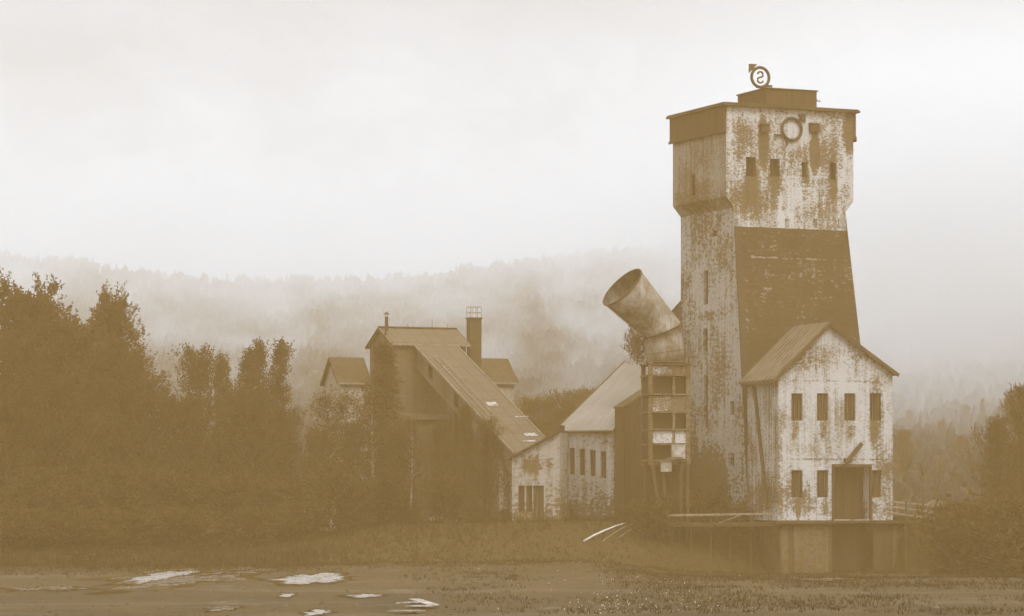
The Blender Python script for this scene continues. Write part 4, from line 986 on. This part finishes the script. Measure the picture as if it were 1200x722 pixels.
def forest():
    rnd = random.Random(5); mb = MB(); n = 0
    while n < 14000:
        Y = 302+320*rnd.random()**.85; px = rnd.uniform(-120, 1320); X = (px-600)/F*Y
        
        z = hgt(X, Y)-.5; h = rnd.uniform(1.9, 3.9); r = h*rnd.uniform(.13,.2); s = 5; a0 = rnd.random()*6
        con = rnd.random() < .35; b = len(mb.v)
        if con:
            for lev, (zz, rr) in enumerate(((.1,1.0),(.42,.5),(.38,.78),(.72,.25),(.66,.46),(1.0,.02))):
                for k in range(s): a = a0+k*6.283/s+lev*.4; q = rr*r*rnd.uniform(.7,1.25); mb.v.append((X+q*math.cos(a), Y+q*math.sin(a), z+h*zz))
            for lev in (0,2,4):
                for k in range(s): mb.f.append((b+lev*s+k, b+lev*s+(k+1)%s, b+(lev+1)*s+(k+1)%s, b+(lev+1)*s+k))
        else:
            r *= 1.5; h *= .85
            for zz, rr in ((.1,.5),(.35,1.0),(.65,.95),(.88,.55),(1.0,.08)):
                for k in range(s+1): a = a0+k*6.283/(s+1); q = rr*r*rnd.uniform(.65,1.3); mb.v.append((X+q*math.cos(a), Y+q*math.sin(a), z+h*(zz+rnd.uniform(-.05,.05))))
            for lev in range(4):
                for k in range(s+1): mb.f.append((b+lev*(s+1)+k, b+lev*(s+1)+(k+1)%(s+1), b+(lev+1)*(s+1)+(k+1)%(s+1), b+(lev+1)*(s+1)+k))
        n += 1
    tag(mb.build('forest', M['leaf_far']), 'misty forest covering the hillside behind the mine', 'forest', kind='stuff')

def grass():
    rnd = random.Random(12); mb = MB(); n = 0
    while n < 34000:
        r = rnd.random()
        if r < .7: Y = rnd.uniform(180, 247); X = rnd.uniform(-44, 46)
        else: Y = rnd.uniform(122, 180); X = rnd.uniform(-8, 34)
        d = mnoise.noise(Vector((X*.16, Y*.07, 5)))
        e = lerp_tab(EDGE, X)+(11*mnoise.noise(Vector((X*.13, 4.2, Y*.03))) if X < 8 else 0)
        if Y < e-4:
            k = min(1, max(0, (e-4-Y)/28))
            pxx = 600+F*X/Y; rt = sm(420, 760, pxx+140*mnoise.noise(Vector((X*.3, Y*.1, 9))))
            if rnd.random() > (1-k)**2*.9*(1 if d > -.2 else .5)+rt*.55*max(0, min(1, .5+1.6*d)): continue
            h = rnd.uniform(.06,.22)
        else: h = rnd.uniform(.15,.6)*(.5+.5*sm(e-4, e+12, Y))
        z = hgt(X, Y)-.02
        for _ in range(3):
            a = rnd.random()*6.28; x = X+rnd.gauss(0,.12); y = Y+rnd.gauss(0,.12); w = .025+.05*h; l = rnd.gauss(0,.35)*h; l2 = rnd.gauss(0,.35)*h
            b = len(mb.v); mb.v += [(x-w*math.cos(a),y-w*math.sin(a),z),(x+w*math.cos(a),y+w*math.sin(a),z),(x+l,y+l2,z+h*rnd.uniform(.7,1.2))]; mb.f.append((b,b+1,b+2))
        n += 1
    tag(mb.build('grass', M['grass']), 'rough wet grass and weeds on the bank and yard edge', 'grass', kind='stuff')
    mb = MB()
    for k in range(2600):
        Y = rnd.uniform(118, 212); X = rnd.uniform(-.175, .175)*Y; s_ = rnd.choice((.02,.03,.03,.05,.08))*rnd.uniform(.7,1.3); z = hgt(X, Y)
        b = len(mb.v); a0 = rnd.random()*6
        for j in range(5): a = a0+j*1.257; mb.v.append((X+s_*1.3*math.cos(a)*rnd.uniform(.7,1.2), Y+s_*1.3*math.sin(a)*rnd.uniform(.7,1.2), z-.01))
        mb.v.append((X+rnd.gauss(0,.3*s_), Y, z+s_*rnd.uniform(.6,1.1)))
        for j in range(5): mb.f.append((b+j, b+(j+1)%5, b+5))
    tag(mb.build('gravel', rough_mat('gravel_stone', (.06,.04,.016), (.30,.245,.18), .9, lo=.48, hi=.72)), 'loose stones scattered over the muddy yard', 'gravel', kind='stuff')
    mb = MB(); n = 0
    while n < 170:
        px = rnd.choice((rnd.gauss(790,60), rnd.gauss(700,40), rnd.uniform(560,1000), rnd.gauss(520,30), rnd.gauss(715,12))); py = rnd.choice((rnd.uniform(655,722), rnd.gauss(712,6)))
        if py > 724 or py < 640 or (px < 560 and py > 660): continue
        p = on_ground(px, py); s = rnd.uniform(.014,.032); z = p.z+rnd.uniform(.08,.25)
        for k in range(2):
            a = rnd.random()*3; b = len(mb.v)
            mb.v += [(p.x-s*math.cos(a),p.y-s*math.sin(a),z),(p.x,p.y,z-s),(p.x+s*math.cos(a),p.y+s*math.sin(a),z),(p.x,p.y,z+s)]; mb.f.append((b,b+1,b+2,b+3))
        n += 1
    tag(mb.build('wildflowers', M['petals']), 'tiny pale wildflowers scattered in the grass', 'flowers', kind='stuff')

# ------------------------------------------------------------------ air
def air():
    m = bpy.data.materials.new('haze_air'); m.use_nodes = True; t = m.node_tree; t.nodes.clear()
    out = t.nodes.new('ShaderNodeOutputMaterial'); pv = t.nodes.new('ShaderNodeVolumePrincipled')
    pv.inputs['Color'].default_value = HAZE_COL; pv.inputs['Density'].default_value = HAZE_D
    pv.inputs['Absorption Color'].default_value = (1,1,1,1); pv.inputs['Anisotropy'].default_value = 0.0
    t.links.new(pv.outputs[0], out.inputs['Volume'])
    b = MB(); b.box(-1520,1520,-320,1100,-3.2,80)
    # the ground sheet stays inside the box
    o = b.build('haze', m); tag(o, 'thin sepia mist filling the valley', 'haze', kind='stuff')
    # drifting mist in front of the hill
    m = bpy.data.materials.new('mist_bank'); m.use_nodes = True; t = m.node_tree; t.nodes.clear()
    n = NT('tmp'); bpy.data.materials.remove(n.m); n.m = m; n.t = t; n.out = t.nodes.new('ShaderNodeOutputMaterial')
    co = n.obj(); sep = n.n('ShaderNodeSeparateXYZ'); n.set(sep.inputs[0], co)
    ns = n.noise(n.map(co, (1.0,.35,1.7), rot=(0,R(-24),0)), .06, 5, .62, .5)
    d = n.ramp(ns, .47, .66)
    side = n.ramp(n.math('DIVIDE', sep.outputs[0], sep.outputs[1]), .005, .135)                       # thicker to the right
    d = n.math('ADD', n.math('MULTIPLY', d, MIST_N), n.math('MULTIPLY', side, MIST_R))
    d = n.math('ADD', d, n.math('MULTIPLY', n.ramp(sep.outputs[1], 430, 600), MIST_B))
    d = n.math('ADD', d, MIST_0)
    d = n.math('MULTIPLY', d, n.ramp(sep.outputs[1], 316, 400))
    d = n.math('MULTIPLY', d, n.ramp(sep.outputs[2], 76, 52))
    d = n.math('MULTIPLY', d, n.ramp(sep.outputs[2], 1, 13))
    pv = t.nodes.new('ShaderNodeVolumePrincipled'); pv.inputs['Color'].default_value = (.97,.97,.97,1); pv.inputs['Absorption Color'].default_value = (1,1,1,1)
    n.set(pv.inputs['Density'], d); t.links.new(pv.outputs[0], n.out.inputs['Volume'])
    b = MB(); b.box(-250,250,312,720,-2.5,78)
    o = b.build('mist_bank', m); tag(o, 'pale mist drifting in front of the wooded hill', 'mist', kind='stuff')
    try: m.cycles.volume_step_rate = .2
    except Exception: pass

HAZE_COL = (1.0, .625, .235, 1); HAZE_D = .00110
MIST_N, MIST_R, MIST_B, MIST_0 = .0140, .0205, .0055, .0020

def light_and_camera():
    w = bpy.data.worlds.new('World'); SC.world = w; w.use_nodes = True; t = w.node_tree; t.nodes.clear()
    out = t.nodes.new('ShaderNodeOutputWorld'); bg = t.nodes.new('ShaderNodeBackground'); t.links.new(bg.outputs[0], out.inputs[0])
    el, az = R(52), R(150)      # soft light from behind the camera, a little to the right
    sky = t.nodes.new('ShaderNodeTexSky'); sky.sky_type = 'NISHITA'; sky.sun_disc = False; sky.sun_elevation = el; sky.sun_rotation = az
    sky.air_density = 1.0; sky.dust_density = 4.0
    bw = t.nodes.new('ShaderNodeRGBToBW'); t.links.new(sky.outputs[0], bw.inputs[0])
    tc = t.nodes.new('ShaderNodeTexCoord'); sp = t.nodes.new('ShaderNodeSeparateXYZ'); t.links.new(tc.outputs['Generated'], sp.inputs[0])
    # overcast: pale at the horizon, brighter overhead; faint drifting cloud
    mr = t.nodes.new('ShaderNodeMapRange'); mr.interpolation_type = 'SMOOTHSTEP'; t.links.new(sp.outputs[2], mr.inputs[0])
    mr.inputs[1].default_value = .12; mr.inputs[2].default_value = .8; mr.inputs[3].default_value = SKY_LOW; mr.inputs[4].default_value = SKY_TOP
    mp = t.nodes.new('ShaderNodeMapping'); t.links.new(tc.outputs['Generated'], mp.inputs[0]); mp.inputs['Scale'].default_value = (3.0,3.0,22.0)
    nz = t.nodes.new('ShaderNodeTexNoise'); t.links.new(mp.outputs[0], nz.inputs[0]); nz.inputs['Scale'].default_value = 1.6; nz.inputs['Detail'].default_value = 4
    cl = t.nodes.new('ShaderNodeMapRange'); t.links.new(nz.outputs[0], cl.inputs[0]); cl.inputs[1].default_value = .3; cl.inputs[2].default_value = .7; cl.inputs[3].default_value = .93; cl.inputs[4].default_value = 1.05
    mu = t.nodes.new('ShaderNodeMath'); mu.operation = 'MULTIPLY'; t.links.new(mr.outputs[0], mu.inputs[0]); t.links.new(cl.outputs[0], mu.inputs[1])
    ad = t.nodes.new('ShaderNodeMath'); ad.operation = 'MULTIPLY_ADD'; t.links.new(bw.outputs[0], ad.inputs[0]); ad.inputs[1].default_value = .15; t.links.new(mu.outputs[0], ad.inputs[2])
    tint = t.nodes.new('ShaderNodeMix'); tint.data_type = 'RGBA'; tint.blend_type = 'MULTIPLY'; tint.inputs[0].default_value = 1
    t.links.new(ad.outputs[0], tint.inputs[6]); tint.inputs[7].default_value = SKY_TINT
    t.links.new(tint.outputs[2], bg.inputs[0]); bg.inputs[1].default_value = .1
    l = bpy.data.lights.new('sun', 'SUN'); l.energy = 1.4; l.angle = R(25); l.color = (1,.97,.93)
    o = bpy.data.objects.new('sun', l); COL.objects.link(o)
    # direction towards the sun
    d = Vector((math.sin(R(28))*math.cos(el), -math.cos(R(28))*math.cos(el), math.sin(el)))
    o.rotation_euler = (-d).to_track_quat('-Z', 'Y').to_euler(); o.location = (30, -40, 80)
    sky.sun_rotation = math.atan2(d.x, d.y)
    c = bpy.data.cameras.new('camera'); co = bpy.data.objects.new('camera', c); COL.objects.link(co); SC.camera = co
    c.sensor_width = 36; c.lens = 36*F/1200; c.shift_y = (HY-361)/1200; c.clip_end = 8000; c.clip_start = .5
    co.location = (0,0,ZE); co.rotation_euler = (R(90),0,0)

SKY_LOW, SKY_TOP, SKY_TINT = 4.5, 10.0, (.99, .99, 1.0, 1)

def settings():
    SC.view_settings.view_transform = 'Standard'; SC.view_settings.look = 'None'
    SC.view_settings.exposure = EXPO; SC.view_settings.gamma = 1; SC.view_settings.use_curve_mapping = False
    SC.render.engine = 'CYCLES'; cy = SC.cycles
    cy.max_bounces = 6; cy.diffuse_bounces = 3; cy.glossy_bounces = 3; cy.transmission_bounces = 4; cy.volume_bounces = 2; cy.transparent_max_bounces = 4
    cy.use_denoising = True; cy.use_adaptive_sampling = True; cy.adaptive_threshold = .015
    cy.volume_max_steps = 128
EXPO = 0.65

mats(); build_ground(); build_puddles()
tower(); gable_house(); chute(); engine_house(); link_gallery(); annex(); sorting_house(); bank_things()
vegetation(); forest(); grass(); air(); light_and_camera(); settings()
